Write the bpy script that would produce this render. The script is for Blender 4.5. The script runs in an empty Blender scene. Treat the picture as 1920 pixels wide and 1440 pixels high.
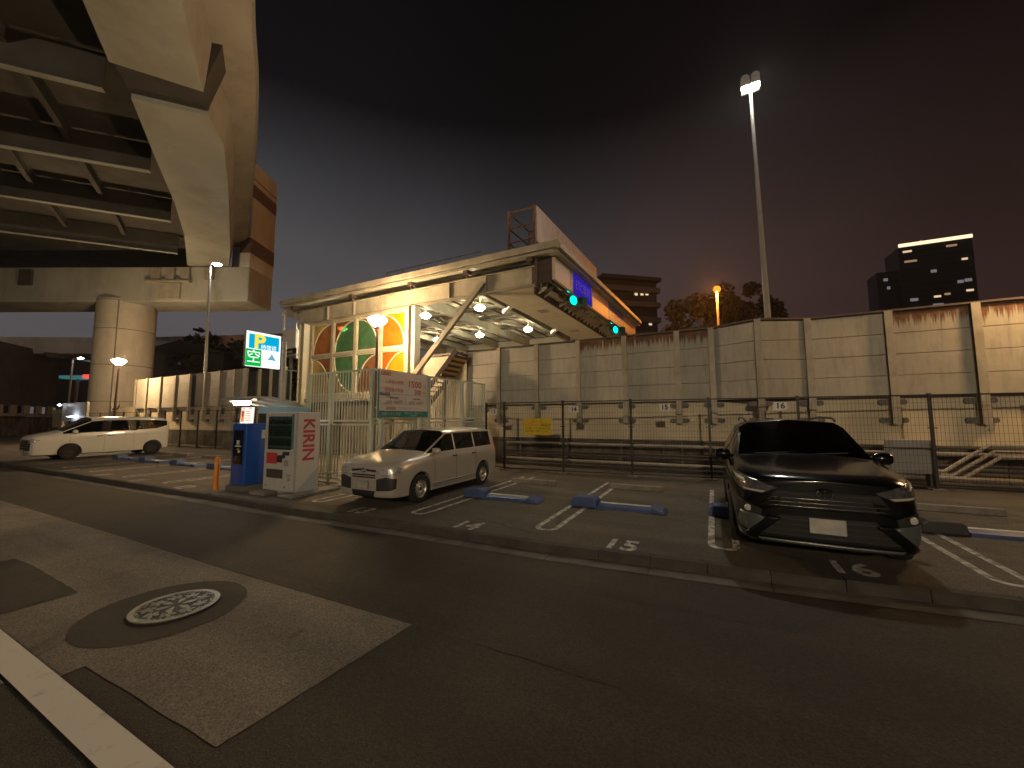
import bpy, bmesh, math, random
from mathutils import Vector, Matrix
from mathutils.bvhtree import BVHTree
random.seed(7)
R = math.radians
S = bpy.context.scene
COL = S.collection

# ------------------------------------------------------------------ camera
cam_data = bpy.data.cameras.new('camera')
cam_data.sensor_fit = 'HORIZONTAL'; cam_data.sensor_width = 36.0
cam_data.lens = 36.0 * 735 / 1920
cam_data.clip_start = 0.05; cam_data.clip_end = 3000
cam = bpy.data.objects.new('camera', cam_data); COL.objects.link(cam)
cam.matrix_world = (Matrix.Translation((0, 0, 1.72)) @ Matrix.Rotation(R(90) + math.atan(64 / 735), 4, 'X')
                    @ Matrix.Rotation(-0.004, 4, 'Z'))
S.camera = cam

# ------------------------------------------------------------------ night sky
W = bpy.data.worlds.new('World'); S.world = W; W.use_nodes = True
nt = W.node_tree; nt.nodes.clear()
def wn(t): return nt.nodes.new(t)
out = wn('ShaderNodeOutputWorld'); bg = wn('ShaderNodeBackground')
tc = wn('ShaderNodeTexCoord'); sep = wn('ShaderNodeSeparateXYZ')
nt.links.new(tc.outputs['Generated'], sep.inputs[0])
ramp = wn('ShaderNodeValToRGB')
e = ramp.color_ramp.elements
e[0].position = 0.0; e[0].color = (0.050, 0.046, 0.046, 1)
e[1].position = 0.85; e[1].color = (0.0014, 0.0012, 0.0015, 1)
for p, c in ((0.2, (0.044, 0.040, 0.041, 1)), (0.37, (0.034, 0.032, 0.033, 1)), (0.48, (0.0200, 0.0195, 0.0205, 1)), (0.62, (0.0026, 0.0024, 0.0028, 1))):
    k = ramp.color_ramp.elements.new(p); k.color = c
nt.links.new(sep.outputs['Z'], ramp.inputs[0])
# thin cloud lit by the city: brighter and bluer towards the west, browner towards the east
mp = wn('ShaderNodeMapping'); mp.inputs['Scale'].default_value = (1.0, 1.0, 1.7)
nz = wn('ShaderNodeTexNoise'); nz.inputs['Scale'].default_value = 1.5; nz.inputs['Detail'].default_value = 2; nz.inputs['Roughness'].default_value = 0.45
nt.links.new(tc.outputs['Generated'], mp.inputs[0]); nt.links.new(mp.outputs[0], nz.inputs['Vector'])
cr = wn('ShaderNodeValToRGB'); cr.color_ramp.elements[0].position = 0.38; cr.color_ramp.elements[1].position = 0.78
cr.color_ramp.elements[0].color = (0.88, 0.88, 0.88, 1); cr.color_ramp.elements[1].color = (1.5, 1.5, 1.5, 1)
nt.links.new(nz.outputs['Fac'], cr.inputs[0])
mu = wn('ShaderNodeMixRGB'); mu.blend_type = 'MULTIPLY'; mu.inputs[0].default_value = 1
nt.links.new(ramp.outputs[0], mu.inputs[1]); nt.links.new(cr.outputs[0], mu.inputs[2])
xr = wn('ShaderNodeValToRGB'); xr.color_ramp.elements[0].position = 0.24; xr.color_ramp.elements[1].position = 0.86
xr.color_ramp.elements[0].color = (2.1, 2.1, 2.15, 1); xr.color_ramp.elements[1].color = (0.62, 0.36, 0.31, 1)
for p, c in ((0.5, (1.25, 1.2, 1.25, 1)), (0.68, (1.05, 0.76, 0.72, 1))):
    k = xr.color_ramp.elements.new(p); k.color = c
ma = wn('ShaderNodeMath'); ma.operation = 'MULTIPLY_ADD'; ma.inputs[1].default_value = 0.5; ma.inputs[2].default_value = 0.5
nt.links.new(sep.outputs['X'], ma.inputs[0]); nt.links.new(ma.outputs[0], xr.inputs[0])
mu2 = wn('ShaderNodeMixRGB'); mu2.blend_type = 'MULTIPLY'; mu2.inputs[0].default_value = 1
nt.links.new(mu.outputs[0], mu2.inputs[1]); nt.links.new(xr.outputs[0], mu2.inputs[2])
nt.links.new(mu2.outputs[0], bg.inputs[0]); bg.inputs[1].default_value = 1.0
nt.links.new(bg.outputs[0], out.inputs[0])

S.view_settings.view_transform = 'Standard'; S.view_settings.look = 'None'
S.view_settings.exposure = 0.0; S.view_settings.gamma = 1.0
S.cycles.max_bounces = 6; S.cycles.diffuse_bounces = 3; S.cycles.glossy_bounces = 3; S.cycles.transmission_bounces = 4
S.cycles.transparent_max_bounces = 12; S.cycles.sample_clamp_indirect = 3.0
S.cycles.caustics_reflective = False; S.cycles.caustics_refractive = False
S.cycles.use_denoising = True

# lamp brightness, all in one place
L_GLOBE = 400.0; L_MAST = 1500.0; L_ORANGE = 1.7; L_CEIL = 160.0; L_WHITE = 220.0; L_SHELTER = 70.0; L_NEAR_FILL = 8800.0; L_ASSUMED = 135.0
C_GLOBE = (1.0, 0.66, 0.34); C_WHITE = (1.0, 0.93, 0.82); C_CEIL = (1.0, 0.86, 0.55); C_ORANGE = (1.0, 0.30, 0.03)

# ------------------------------------------------------------------ local grid: u along the kerb, v away from the road
PH = R(-27); CU, SU = math.cos(PH), math.sin(PH)
def xy(u, v): return (CU * u - SU * v, SU * u + CU * v)
def uvz(u, v, z=0): return Vector((CU * u - SU * v, SU * u + CU * v, z))

# ------------------------------------------------------------------ materials
MATS = {}
def mat(name, col, rough=0.6, metal=0.0, var=0.12, scale=6.0, bump=0.0, bscale=40.0, coat=0.0, stretch=(1, 1, 1), dirt=0.0, dirtcol=(0.05, 0.04, 0.03), dscale=2.0, spec=0.5, dstretch=(1, 1, 0.25)):
    if name in MATS: return MATS[name]
    m = bpy.data.materials.new(name); m.use_nodes = True
    n = m.node_tree.nodes; l = m.node_tree.links
    b = n['Principled BSDF']
    b.inputs['Roughness'].default_value = rough; b.inputs['Metallic'].default_value = metal
    b.inputs['Specular IOR Level'].default_value = spec
    b.inputs['Coat Weight'].default_value = coat; b.inputs['Coat Roughness'].default_value = 0.06
    t = n.new('ShaderNodeTexCoord'); mpn = n.new('ShaderNodeMapping'); mpn.inputs['Scale'].default_value = stretch
    l.new(t.outputs['Object'], mpn.inputs[0])
    nn = n.new('ShaderNodeTexNoise'); nn.inputs['Scale'].default_value = scale; nn.inputs['Detail'].default_value = 5
    l.new(mpn.outputs[0], nn.inputs['Vector'])
    r = n.new('ShaderNodeValToRGB')
    r.color_ramp.elements[0].position = 0.3; r.color_ramp.elements[1].position = 0.7
    r.color_ramp.elements[0].color = tuple(c * (1 - var) for c in col) + (1,)
    r.color_ramp.elements[1].color = tuple(min(1, c * (1 + var)) for c in col) + (1,)
    l.new(nn.outputs['Fac'], r.inputs[0])
    last = r.outputs[0]
    if dirt > 0:
        m2 = n.new('ShaderNodeMapping'); m2.inputs['Scale'].default_value = dstretch
        l.new(t.outputs['Object'], m2.inputs[0])
        n2 = n.new('ShaderNodeTexNoise'); n2.inputs['Scale'].default_value = dscale; n2.inputs['Detail'].default_value = 7; n2.inputs['Roughness'].default_value = 0.65
        l.new(m2.outputs[0], n2.inputs['Vector'])
        r2 = n.new('ShaderNodeValToRGB'); r2.color_ramp.elements[0].position = 0.46; r2.color_ramp.elements[1].position = 0.72
        r2.color_ramp.elements[0].color = (0, 0, 0, 1); r2.color_ramp.elements[1].color = (dirt, dirt, dirt, 1)
        l.new(n2.outputs['Fac'], r2.inputs[0])
        mx = n.new('ShaderNodeMixRGB'); mx.inputs[2].default_value = tuple(dirtcol) + (1,)
        l.new(r2.outputs[0], mx.inputs[0]); l.new(last, mx.inputs[1]); last = mx.outputs[0]
    l.new(last, b.inputs['Base Color'])
    if bump > 0:
        n3 = n.new('ShaderNodeTexNoise'); n3.inputs['Scale'].default_value = bscale; n3.inputs['Detail'].default_value = 4
        l.new(t.outputs['Object'], n3.inputs['Vector'])
        bp = n.new('ShaderNodeBump'); bp.inputs['Strength'].default_value = bump; bp.inputs['Distance'].default_value = 0.02
        l.new(n3.outputs['Fac'], bp.inputs['Height']); l.new(bp.outputs[0], b.inputs['Normal'])
    MATS[name] = m; return m
def emit(name, col, s, dim=None):
    if name in MATS: return MATS[name]
    m = bpy.data.materials.new(name); m.use_nodes = True
    n = m.node_tree.nodes; n.clear()
    o = n.new('ShaderNodeOutputMaterial'); em = n.new('ShaderNodeEmission')
    em.inputs[0].default_value = tuple(col) + (1,); em.inputs[1].default_value = s
    m.node_tree.links.new(em.outputs[0], o.inputs[0]); MATS[name] = m; return m
def glass(name, tint=0.35, col=(0.55, 0.6, 0.58)):
    if name in MATS: return MATS[name]
    m = bpy.data.materials.new(name); m.use_nodes = True
    n = m.node_tree.nodes; l = m.node_tree.links; n.clear()
    o = n.new('ShaderNodeOutputMaterial'); tr = n.new('ShaderNodeBsdfTransparent'); gl = n.new('ShaderNodeBsdfGlossy')
    lw = n.new('ShaderNodeLayerWeight'); lw.inputs[0].default_value = 0.5
    pw_ = n.new('ShaderNodeMath'); pw_.operation = 'POWER'; pw_.inputs[1].default_value = 4.0; l.new(lw.outputs['Facing'], pw_.inputs[0])
    fr = n.new('ShaderNodeMath'); fr.operation = 'MULTIPLY_ADD'; fr.inputs[1].default_value = 0.9; fr.inputs[2].default_value = 0.05; l.new(pw_.outputs[0], fr.inputs[0]); mx = n.new('ShaderNodeMixShader')
    tr.inputs[0].default_value = tuple(c * tint for c in col) + (1,); gl.inputs['Roughness'].default_value = 0.03
    l.new(fr.outputs[0], mx.inputs[0]); l.new(tr.outputs[0], mx.inputs[1]); l.new(gl.outputs[0], mx.inputs[2]); l.new(mx.outputs[0], o.inputs[0])
    MATS[name] = m; return m
def asphalt(name, c0, c1, speck=0.5, crack=True, rough=0.74):
    """coarse aggregate speckle, broad blotches and fine cracks"""
    m = bpy.data.materials.new(name); m.use_nodes = True
    n = m.node_tree.nodes; l = m.node_tree.links; b = n['Principled BSDF']
    t = n.new('ShaderNodeTexCoord')
    def noise(s, d=4, ro=0.5):
        k = n.new('ShaderNodeTexNoise'); k.inputs['Scale'].default_value = s; k.inputs['Detail'].default_value = d; k.inputs['Roughness'].default_value = ro
        l.new(t.outputs['Object'], k.inputs['Vector']); return k.outputs['Fac']
    def rmp(f, p0, p1, a, c):
        k = n.new('ShaderNodeValToRGB'); k.color_ramp.elements[0].position = p0; k.color_ramp.elements[1].position = p1
        k.color_ramp.elements[0].color = a; k.color_ramp.elements[1].color = c; l.new(f, k.inputs[0]); return k.outputs[0]
    def mix(bt, f, a, c):
        k = n.new('ShaderNodeMixRGB'); k.blend_type = bt
        if isinstance(f, float): k.inputs[0].default_value = f
        else: l.new(f, k.inputs[0])
        l.new(a, k.inputs[1]); l.new(c, k.inputs[2]); return k.outputs[0]
    base = rmp(noise(0.55, 5, 0.6), 0.3, 0.7, tuple(c0) + (1,), tuple(c1) + (1,))
    vo = n.new('ShaderNodeTexVoronoi'); vo.inputs['Scale'].default_value = 105; l.new(t.outputs['Object'], vo.inputs['Vector'])
    hs = n.new('ShaderNodeSeparateColor'); l.new(vo.outputs['Color'], hs.inputs[0])
    sp = rmp(hs.outputs[0], 0.0, 1.0, (1 - speck,) * 3 + (1,), (1 + speck,) * 3 + (1,))
    c = mix('MULTIPLY', 1.0, base, sp)
    lg = rmp(noise(34, 3), 0.62, 0.75, (1, 1, 1, 1), (1.7, 1.65, 1.55, 1))
    c = mix('MULTIPLY', 0.75, c, lg)
    ms = n.new('ShaderNodeMapping'); ms.inputs['Scale'].default_value = (0.16, 1.5, 1.0); ms.inputs['Rotation'].default_value = (0, 0, R(2)); l.new(t.outputs['Object'], ms.inputs[0])
    ks = n.new('ShaderNodeTexNoise'); ks.inputs['Scale'].default_value = 1.0; ks.inputs['Detail'].default_value = 4; l.new(ms.outputs[0], ks.inputs['Vector'])
    c = mix('MULTIPLY', 0.9, c, rmp(ks.outputs['Fac'], 0.34, 0.66, (0.72, 0.72, 0.73, 1), (1.22, 1.21, 1.18, 1)))
    oil = rmp(noise(2.6, 3, 0.55), 0.70, 0.76, (1, 1, 1, 1), (0.5, 0.5, 0.52, 1))
    c = mix('MULTIPLY', 0.8, c, oil)
    st = rmp(noise(1.7, 6, 0.7), 0.5, 0.75, (1, 1, 1, 1), (0.62, 0.6, 0.58, 1))
    c = mix('MULTIPLY', 0.8, c, st)
    if crack:
        cv = n.new('ShaderNodeTexVoronoi'); cv.feature = 'DISTANCE_TO_EDGE'; cv.inputs['Scale'].default_value = 0.38
        wp = n.new('ShaderNodeMixRGB'); wp.inputs[0].default_value = 0.28
        nd = n.new('ShaderNodeTexNoise'); nd.inputs['Scale'].default_value = 2.2; nd.inputs['Detail'].default_value = 5
        l.new(t.outputs['Object'], nd.inputs['Vector']); l.new(t.outputs['Object'], wp.inputs[1]); l.new(nd.outputs['Color'], wp.inputs[2])
        l.new(wp.outputs[0], cv.inputs['Vector'])
        ck = rmp(cv.outputs['Distance'], 0.002, 0.010, (0.45, 0.45, 0.45, 1), (1, 1, 1, 1))
        gate = rmp(noise(0.4, 2), 0.5, 0.6, (0, 0, 0, 1), (0.8, 0.8, 0.8, 1))
        c2 = mix('MULTIPLY', 1.0, c, ck); c = mix('MIX', gate, c, c2)
    l.new(c, b.inputs['Base Color'])
    b.inputs['Roughness'].default_value = rough; b.inputs['Specular IOR Level'].default_value = 0.42
    bp = n.new('ShaderNodeBump'); bp.inputs['Strength'].default_value = 0.55; bp.inputs['Distance'].default_value = 0.006
    l.new(vo.outputs['Distance'], bp.inputs['Height']); l.new(bp.outputs[0], b.inputs['Normal'])
    MATS[name] = m; return m
def wornpaint(name, col, under, wear=0.5):
    m = bpy.data.materials.new(name); m.use_nodes = True
    n = m.node_tree.nodes; l = m.node_tree.links; b = n['Principled BSDF']; t = n.new('ShaderNodeTexCoord')
    k = n.new('ShaderNodeTexNoise'); k.inputs['Scale'].default_value = 7; k.inputs['Detail'].default_value = 9; k.inputs['Roughness'].default_value = 0.72
    l.new(t.outputs['Object'], k.inputs['Vector'])
    r = n.new('ShaderNodeValToRGB'); r.color_ramp.elements[0].position = wear - 0.12; r.color_ramp.elements[1].position = wear + 0.1
    r.color_ramp.elements[0].color = tuple(under) + (1,); r.color_ramp.elements[1].color = tuple(col) + (1,)
    l.new(k.outputs['Fac'], r.inputs[0]); l.new(r.outputs[0], b.inputs['Base Color']); b.inputs['Roughness'].default_value = 0.75
    MATS[name] = m; return m
def rusty_panel(name, base, rust_top=True, zt=4.5, depth=0.55):
    """painted noise-barrier panel with rust streaks running down from its top rail and grey grime along each joint"""
    m = bpy.data.materials.new(name); m.use_nodes = True
    n = m.node_tree.nodes; l = m.node_tree.links; b = n['Principled BSDF']; t = n.new('ShaderNodeTexCoord')
    sp = n.new('ShaderNodeSeparateXYZ'); l.new(t.outputs['Object'], sp.inputs[0])
    def noise(s, st, d=6, ro=0.6):
        mm = n.new('ShaderNodeMapping'); mm.inputs['Scale'].default_value = st; l.new(t.outputs['Object'], mm.inputs[0])
        k = n.new('ShaderNodeTexNoise'); k.inputs['Scale'].default_value = s; k.inputs['Detail'].default_value = d; k.inputs['Roughness'].default_value = ro
        l.new(mm.outputs[0], k.inputs['Vector']); return k.outputs['Fac']
    def rmp(f, p0, p1, a, c):
        k = n.new('ShaderNodeValToRGB'); k.color_ramp.elements[0].position = p0; k.color_ramp.elements[1].position = p1
        k.color_ramp.elements[0].color = a; k.color_ramp.elements[1].color = c; l.new(f, k.inputs[0]); return k.outputs[0]
    def mix(f, a, c, bt='MIX'):
        k = n.new('ShaderNodeMixRGB'); k.blend_type = bt
        if isinstance(f, float): k.inputs[0].default_value = f
        else: l.new(f, k.inputs[0])
        l.new(a, k.inputs[1])
        if isinstance(c, tuple): k.inputs[2].default_value = c
        else: l.new(c, k.inputs[2])
        return k.outputs[0]
    c = rmp(noise(1.3, (1, 1, 1)), 0.3, 0.7, tuple(x * 0.88 for x in base) + (1,), tuple(x * 1.1 for x in base) + (1,))
    c = mix(rmp(noise(3.0, (2.5, 2.5, 0.35), 8, 0.7), 0.48, 0.80, (0, 0, 0, 1), (0.6, 0.6, 0.6, 1)), c, (0.17, 0.155, 0.13, 1))
    c = mix(rmp(noise(60, (1, 1, 1), 2), 0.69, 0.74, (0, 0, 0, 1), (0.5, 0.5, 0.5, 1)), c, (0.5, 0.48, 0.42, 1))
    if rust_top:
        su = n.new('ShaderNodeMath'); su.operation = 'SUBTRACT'; su.inputs[0].default_value = zt; l.new(sp.outputs['Z'], su.inputs[1])
        dv = n.new('ShaderNodeMath'); dv.operation = 'DIVIDE'; l.new(su.outputs[0], dv.inputs[0]); dv.inputs[1].default_value = depth
        st = noise(5.0, (3.2, 3.2, 0.12), 7, 0.7)
        ml = n.new('ShaderNodeMath'); ml.operation = 'MULTIPLY_ADD'; l.new(st, ml.inputs[0]); ml.inputs[1].default_value = 2.6; ml.inputs[2].default_value = -0.82
        df = n.new('ShaderNodeMath'); df.operation = 'SUBTRACT'; l.new(ml.outputs[0], df.inputs[0]); l.new(dv.outputs[0], df.inputs[1])
        f = rmp(df.outputs[0], 0.0, 0.35, (0, 0, 0, 1), (0.95, 0.95, 0.95, 1))
        rc = rmp(noise(9, (1, 1, 1)), 0.35, 0.65, (0.075, 0.030, 0.013, 1), (0.20, 0.080, 0.028, 1))
        c = mix(f, c, rc)
    oi = n.new('ShaderNodeObjectInfo'); c = mix(0.9, c, rmp(oi.outputs['Random'], 0.0, 1.0, (0.82, 0.83, 0.86, 1), (1.14, 1.12, 1.08, 1)), 'MULTIPLY')
    l.new(c, b.inputs['Base Color']); b.inputs['Roughness'].default_value = 0.6; b.inputs['Specular IOR Level'].default_value = 0.3
    MATS[name] = m; return m

M = {}
M['asph'] = asphalt('road_asphalt', (0.026, 0.0215, 0.0150), (0.043, 0.036, 0.0255))
M['lot'] = asphalt('lot_asphalt', (0.080, 0.069, 0.053), (0.110, 0.096, 0.074))
M['patch'] = asphalt('old_asphalt', (0.150, 0.134, 0.110), (0.20, 0.178, 0.147), speck=0.45)
M['dark'] = asphalt('fresh_asphalt', (0.036, 0.031, 0.024), (0.046, 0.040, 0.031), speck=0.25, crack=False)
M['gutter'] = mat('gutter_concrete', (0.125, 0.118, 0.104), 0.85, var=0.3, scale=3, bump=0.3, dirt=0.8, dirtcol=(0.06, 0.05, 0.04))
M['kerb'] = mat('kerb_concrete', (0.055, 0.051, 0.045), 0.85, var=0.3, scale=5, bump=0.3, dirt=0.8)
M['plaza'] = mat('plaza_concrete', (0.40, 0.38, 0.34), 0.85, var=0.15, scale=0.5)
M['ground'] = mat('bare_ground', (0.05, 0.045, 0.035), 0.95, var=0.3, scale=0.6)
M['paint'] = wornpaint('worn_white_paint', (0.62, 0.60, 0.56), (0.075, 0.07, 0.06), 0.485)
M['paint2'] = wornpaint('road_line_paint', (0.66, 0.62, 0.55), (0.30, 0.28, 0.24), 0.34)
M['conc'] = mat('pale_concrete', (0.46, 0.43, 0.36), 0.8, var=0.1, scale=0.8, bump=0.12, bscale=12, dirt=0.55, dirtcol=(0.22, 0.20, 0.16), dscale=0.5)
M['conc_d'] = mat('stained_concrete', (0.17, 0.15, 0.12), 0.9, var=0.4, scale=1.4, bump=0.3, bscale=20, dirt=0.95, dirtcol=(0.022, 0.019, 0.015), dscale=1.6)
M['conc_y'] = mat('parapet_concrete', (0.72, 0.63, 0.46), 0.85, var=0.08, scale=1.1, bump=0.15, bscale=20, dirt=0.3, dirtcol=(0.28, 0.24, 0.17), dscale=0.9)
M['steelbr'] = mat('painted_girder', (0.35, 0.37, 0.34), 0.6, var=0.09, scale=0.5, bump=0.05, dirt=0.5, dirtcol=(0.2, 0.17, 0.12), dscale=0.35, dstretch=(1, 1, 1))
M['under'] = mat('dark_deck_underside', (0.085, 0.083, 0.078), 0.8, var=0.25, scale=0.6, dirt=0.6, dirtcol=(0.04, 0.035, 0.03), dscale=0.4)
M['darkband'] = mat('dark_fill', (0.06, 0.058, 0.058), 0.8, var=0.2, scale=1)
M['pink'] = mat('pinkish_concrete', (0.66, 0.68, 0.68), 0.8, var=0.1, scale=0.6, dirt=0.4, dirtcol=(0.2, 0.16, 0.13), dscale=0.4)
M['panel'] = rusty_panel('barrier_panel', (0.46, 0.44, 0.385), False)
M['panelr'] = rusty_panel('barrier_panel_rusty', (0.46, 0.435, 0.375), True)
M['post'] = mat('barrier_post_paint', (0.42, 0.385, 0.31), 0.55, var=0.15, scale=4, dirt=0.6, dirtcol=(0.20, 0.13, 0.07), dscale=3)
M['bracket'] = mat('grey_bracket', (0.17, 0.165, 0.155), 0.7, var=0.2, scale=8)
M['gal'] = mat('galvanised', (0.38, 0.38, 0.36), 0.5, metal=0.4, var=0.15, scale=9)
M['pipe'] = mat('pale_pipe', (0.34, 0.31, 0.26), 0.5, var=0.2, scale=3, dirt=0.5, dirtcol=(0.1, 0.08, 0.06))
M['pipe_d'] = mat('dark_pipe', (0.06, 0.055, 0.05), 0.6, var=0.2, scale=3)
M['fence'] = mat('dark_fence', (0.028, 0.022, 0.018), 0.5, var=0.1)
M['pal'] = mat('pale_green_steel', (0.56, 0.60, 0.50), 0.45, var=0.08, scale=5, dirt=0.25, dirtcol=(0.3, 0.26, 0.18))
M['cream'] = mat('cream_steel', (0.58, 0.55, 0.44), 0.5, var=0.08, scale=2, dirt=0.35, dirtcol=(0.3, 0.24, 0.15), dscale=1.0)
M['creamd'] = mat('aged_cream_steel', (0.37, 0.35, 0.28), 0.55, var=0.15, scale=2, dirt=0.6, dirtcol=(0.18, 0.14, 0.09), dscale=1.2)
M['brownst'] = mat('brown_steel', (0.09, 0.065, 0.055), 0.55, var=0.15)
M['rust'] = mat('rusty_steel', (0.20, 0.10, 0.055), 0.8, var=0.35, scale=6, dirt=0.6, dirtcol=(0.08, 0.035, 0.02), dscale=5)
M['white'] = mat('white_paint', (0.72, 0.70, 0.66), 0.4, var=0.04)
M['vend'] = mat('vending_white', (0.66, 0.62, 0.57), 0.35, var=0.03, dirt=0.12, dirtcol=(0.4, 0.36, 0.3), dscale=1.5)
M['grey'] = mat('grey_plastic', (0.30, 0.30, 0.29), 0.5, var=0.06)
M['dgrey'] = mat('dark_plastic', (0.03, 0.03, 0.03), 0.5, var=0.1)
M['black'] = mat('black_rubber', (0.012, 0.012, 0.012), 0.7, var=0.1)
M['red'] = mat('red_print', (0.50, 0.045, 0.045), 0.5, var=0.03)
M['redsoft'] = mat('faded_red_print', (0.55, 0.14, 0.10), 0.5, var=0.03)
M['ink'] = mat('grey_print', (0.20, 0.16, 0.13), 0.6, var=0.02)
M['inkb'] = mat('black_print', (0.025, 0.022, 0.02), 0.6, var=0.02)
M['purple'] = mat('purple_print', (0.13, 0.085, 0.15), 0.5, var=0.02)
M['teal'] = mat('teal_print', (0.02, 0.22, 0.21), 0.4, var=0.03)
M['blue'] = mat('blue_enamel', (0.012, 0.075, 0.36), 0.3, var=0.05, coat=0.3)
M['bluefl'] = mat('blue_lock_plate', (0.050, 0.090, 0.23), 0.45, var=0.15, dirt=0.3)
M['ltblue'] = mat('light_blue_panel', (0.30, 0.52, 0.72), 0.4, var=0.05)
M['orange'] = mat('orange_bollard', (0.80, 0.26, 0.03), 0.45, var=0.08)
M['yellow'] = mat('yellow_sign', (0.66, 0.48, 0.015), 0.5, var=0.06)
M['purpl_pole'] = mat('maroon_pole', (0.085, 0.035, 0.04), 0.5, var=0.1)
M['stop'] = mat('wheel_stop_concrete', (0.24, 0.22, 0.19), 0.85, var=0.2, scale=9, bump=0.2, dirt=0.6)
M['chrome'] = mat('chrome', (0.75, 0.75, 0.74), 0.12, metal=1.0, var=0.02)
M['silver'] = mat('silver_paint', (0.66, 0.62, 0.56), 0.32, metal=0.55, var=0.02, coat=0.6)
M['blackcar'] = mat('black_car_paint', (0.003, 0.0032, 0.0035), 0.16, metal=0.0, var=0.02, coat=0.35, spec=0.4)
M['whitecar'] = mat('pearl_white_paint', (0.70, 0.67, 0.60), 0.3, var=0.02, coat=0.8)
M['tyre'] = mat('tyre_rubber', (0.014, 0.013, 0.012), 0.8, var=0.2, scale=12)
M['steelw'] = mat('steel_wheel', (0.55, 0.52, 0.47), 0.35, metal=0.6, var=0.06)
M['alloy'] = mat('dark_alloy', (0.10, 0.10, 0.10), 0.3, metal=0.8, var=0.05)
M['seat'] = mat('seat_fabric', (0.05, 0.047, 0.043), 0.9, var=0.15)
M['plate'] = mat('number_plate', (0.42, 0.41, 0.38), 0.5, var=0.18, scale=9)
M['gray_plate'] = mat('dim_number_plate', (0.33, 0.31, 0.28), 0.5, var=0.25, scale=14)
M['lens'] = mat('headlamp_lens', (0.72, 0.70, 0.67), 0.14, metal=0.55, var=0.5, scale=26, bump=0.6, bscale=22)
M['lensd'] = mat('dark_headlamp_lens', (0.16, 0.16, 0.165), 0.12, metal=0.6, var=0.5, scale=20, bump=0.3, bscale=22)
M['drl'] = mat('clear_light_bar', (0.62, 0.60, 0.57), 0.2, metal=0.3, var=0.05)
M['fogfin'] = mat('grey_bumper_trim', (0.13, 0.145, 0.14), 0.3, metal=0.4, var=0.06)
M['glass'] = glass('car_glass', 0.55)
M['glassd'] = glass('privacy_glass', 0.12)
M['vglass'] = glass('display_glass', 0.75, (0.7, 0.8, 0.78))
M['tower'] = mat('dark_tower_facade', (0.035, 0.03, 0.03), 0.6, var=0.2, scale=0.05)
M['apt'] = mat('apartment_wall', (0.10, 0.085, 0.08), 0.8, var=0.15, scale=0.3)
M['leaf'] = mat('dark_foliage', (0.024, 0.026, 0.014), 0.8, var=0.5, scale=0.9)
M['bark'] = mat('bark', (0.05, 0.04, 0.03), 0.9, var=0.3)
M['cast'] = mat('cast_iron', (0.035, 0.034, 0.032), 0.6, metal=0.2, var=0.2, scale=30)
M['castb'] = mat('polished_iron', (0.25, 0.27, 0.245), 0.42, metal=0.5, var=0.25, scale=12)
M['e_globe'] = emit('globe_lamp_glow', C_GLOBE, L_GLOBE)
M['e_mast'] = emit('mast_lamp_glow', (1.0, 0.93, 0.80), L_MAST)
M['e_assumed'] = emit('assumed_globe_glow', (1.0, 0.58, 0.24), L_ASSUMED)  # glow of the assumed bowl lamp out of view at the right
M['e_near_fill'] = emit('near_mast_fill_glow', (1.0, 0.77, 0.50), L_NEAR_FILL)  # fill emission for the added mast behind the camera
M['e_orange'] = emit('orange_lamp_glow', C_ORANGE, L_ORANGE)
M['e_ceil'] = emit('ceiling_lamp_glow', C_CEIL, L_CEIL)
M['e_white'] = emit('white_lamp_glow', C_WHITE, L_WHITE)
M['e_shel'] = emit('shelter_lamp_glow', (1.0, 0.86, 0.66), L_SHELTER)
M['e_signw'] = emit('lit_sign_white', (0.92, 1.0, 0.98), 1.35)
M['e_signb'] = emit('lit_sign_blue', (0.0, 0.42, 0.72), 1.0)
M['e_signy'] = emit('lit_sign_yellow', (1.0, 0.83, 0.08), 1.0)
M['e_signg'] = emit('lit_sign_green', (0.0, 0.52, 0.06), 1.0)
M['e_signl'] = emit('lit_sign_logo', (0.16, 0.42, 0.56), 1.0)
M['e_green'] = emit('green_signal_glow', (0.0, 0.95, 0.72), 1.6)
M['e_win'] = emit('warm_window_glow', (1.0, 0.62, 0.32), 0.35)
M['e_win2'] = emit('bright_window_glow', (1.0, 0.72, 0.42), 0.9)
M['e_winc'] = emit('cool_window_glow', (0.66, 0.62, 0.68), 0.26)
M['e_crown'] = emit('crown_light', (1.0, 0.78, 0.48), 1.6)
M['e_red'] = emit('red_light', (1.0, 0.08, 0.08), 1.2)
M['e_teal'] = emit('teal_light', (0.06, 0.22, 0.22), 0.6)
M['e_pay'] = emit('lit_tariff_panel', (1.0, 0.93, 0.82), 1.05)
M['e_payo'] = emit('lit_tariff_orange', (1.0, 0.33, 0.07), 0.9)
M['e_payr'] = emit('lit_tariff_red', (0.55, 0.05, 0.04), 0.8)
M['e_blue'] = emit('lit_lane_sign_blue', (0.030, 0.012, 0.34), 0.85)
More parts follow.
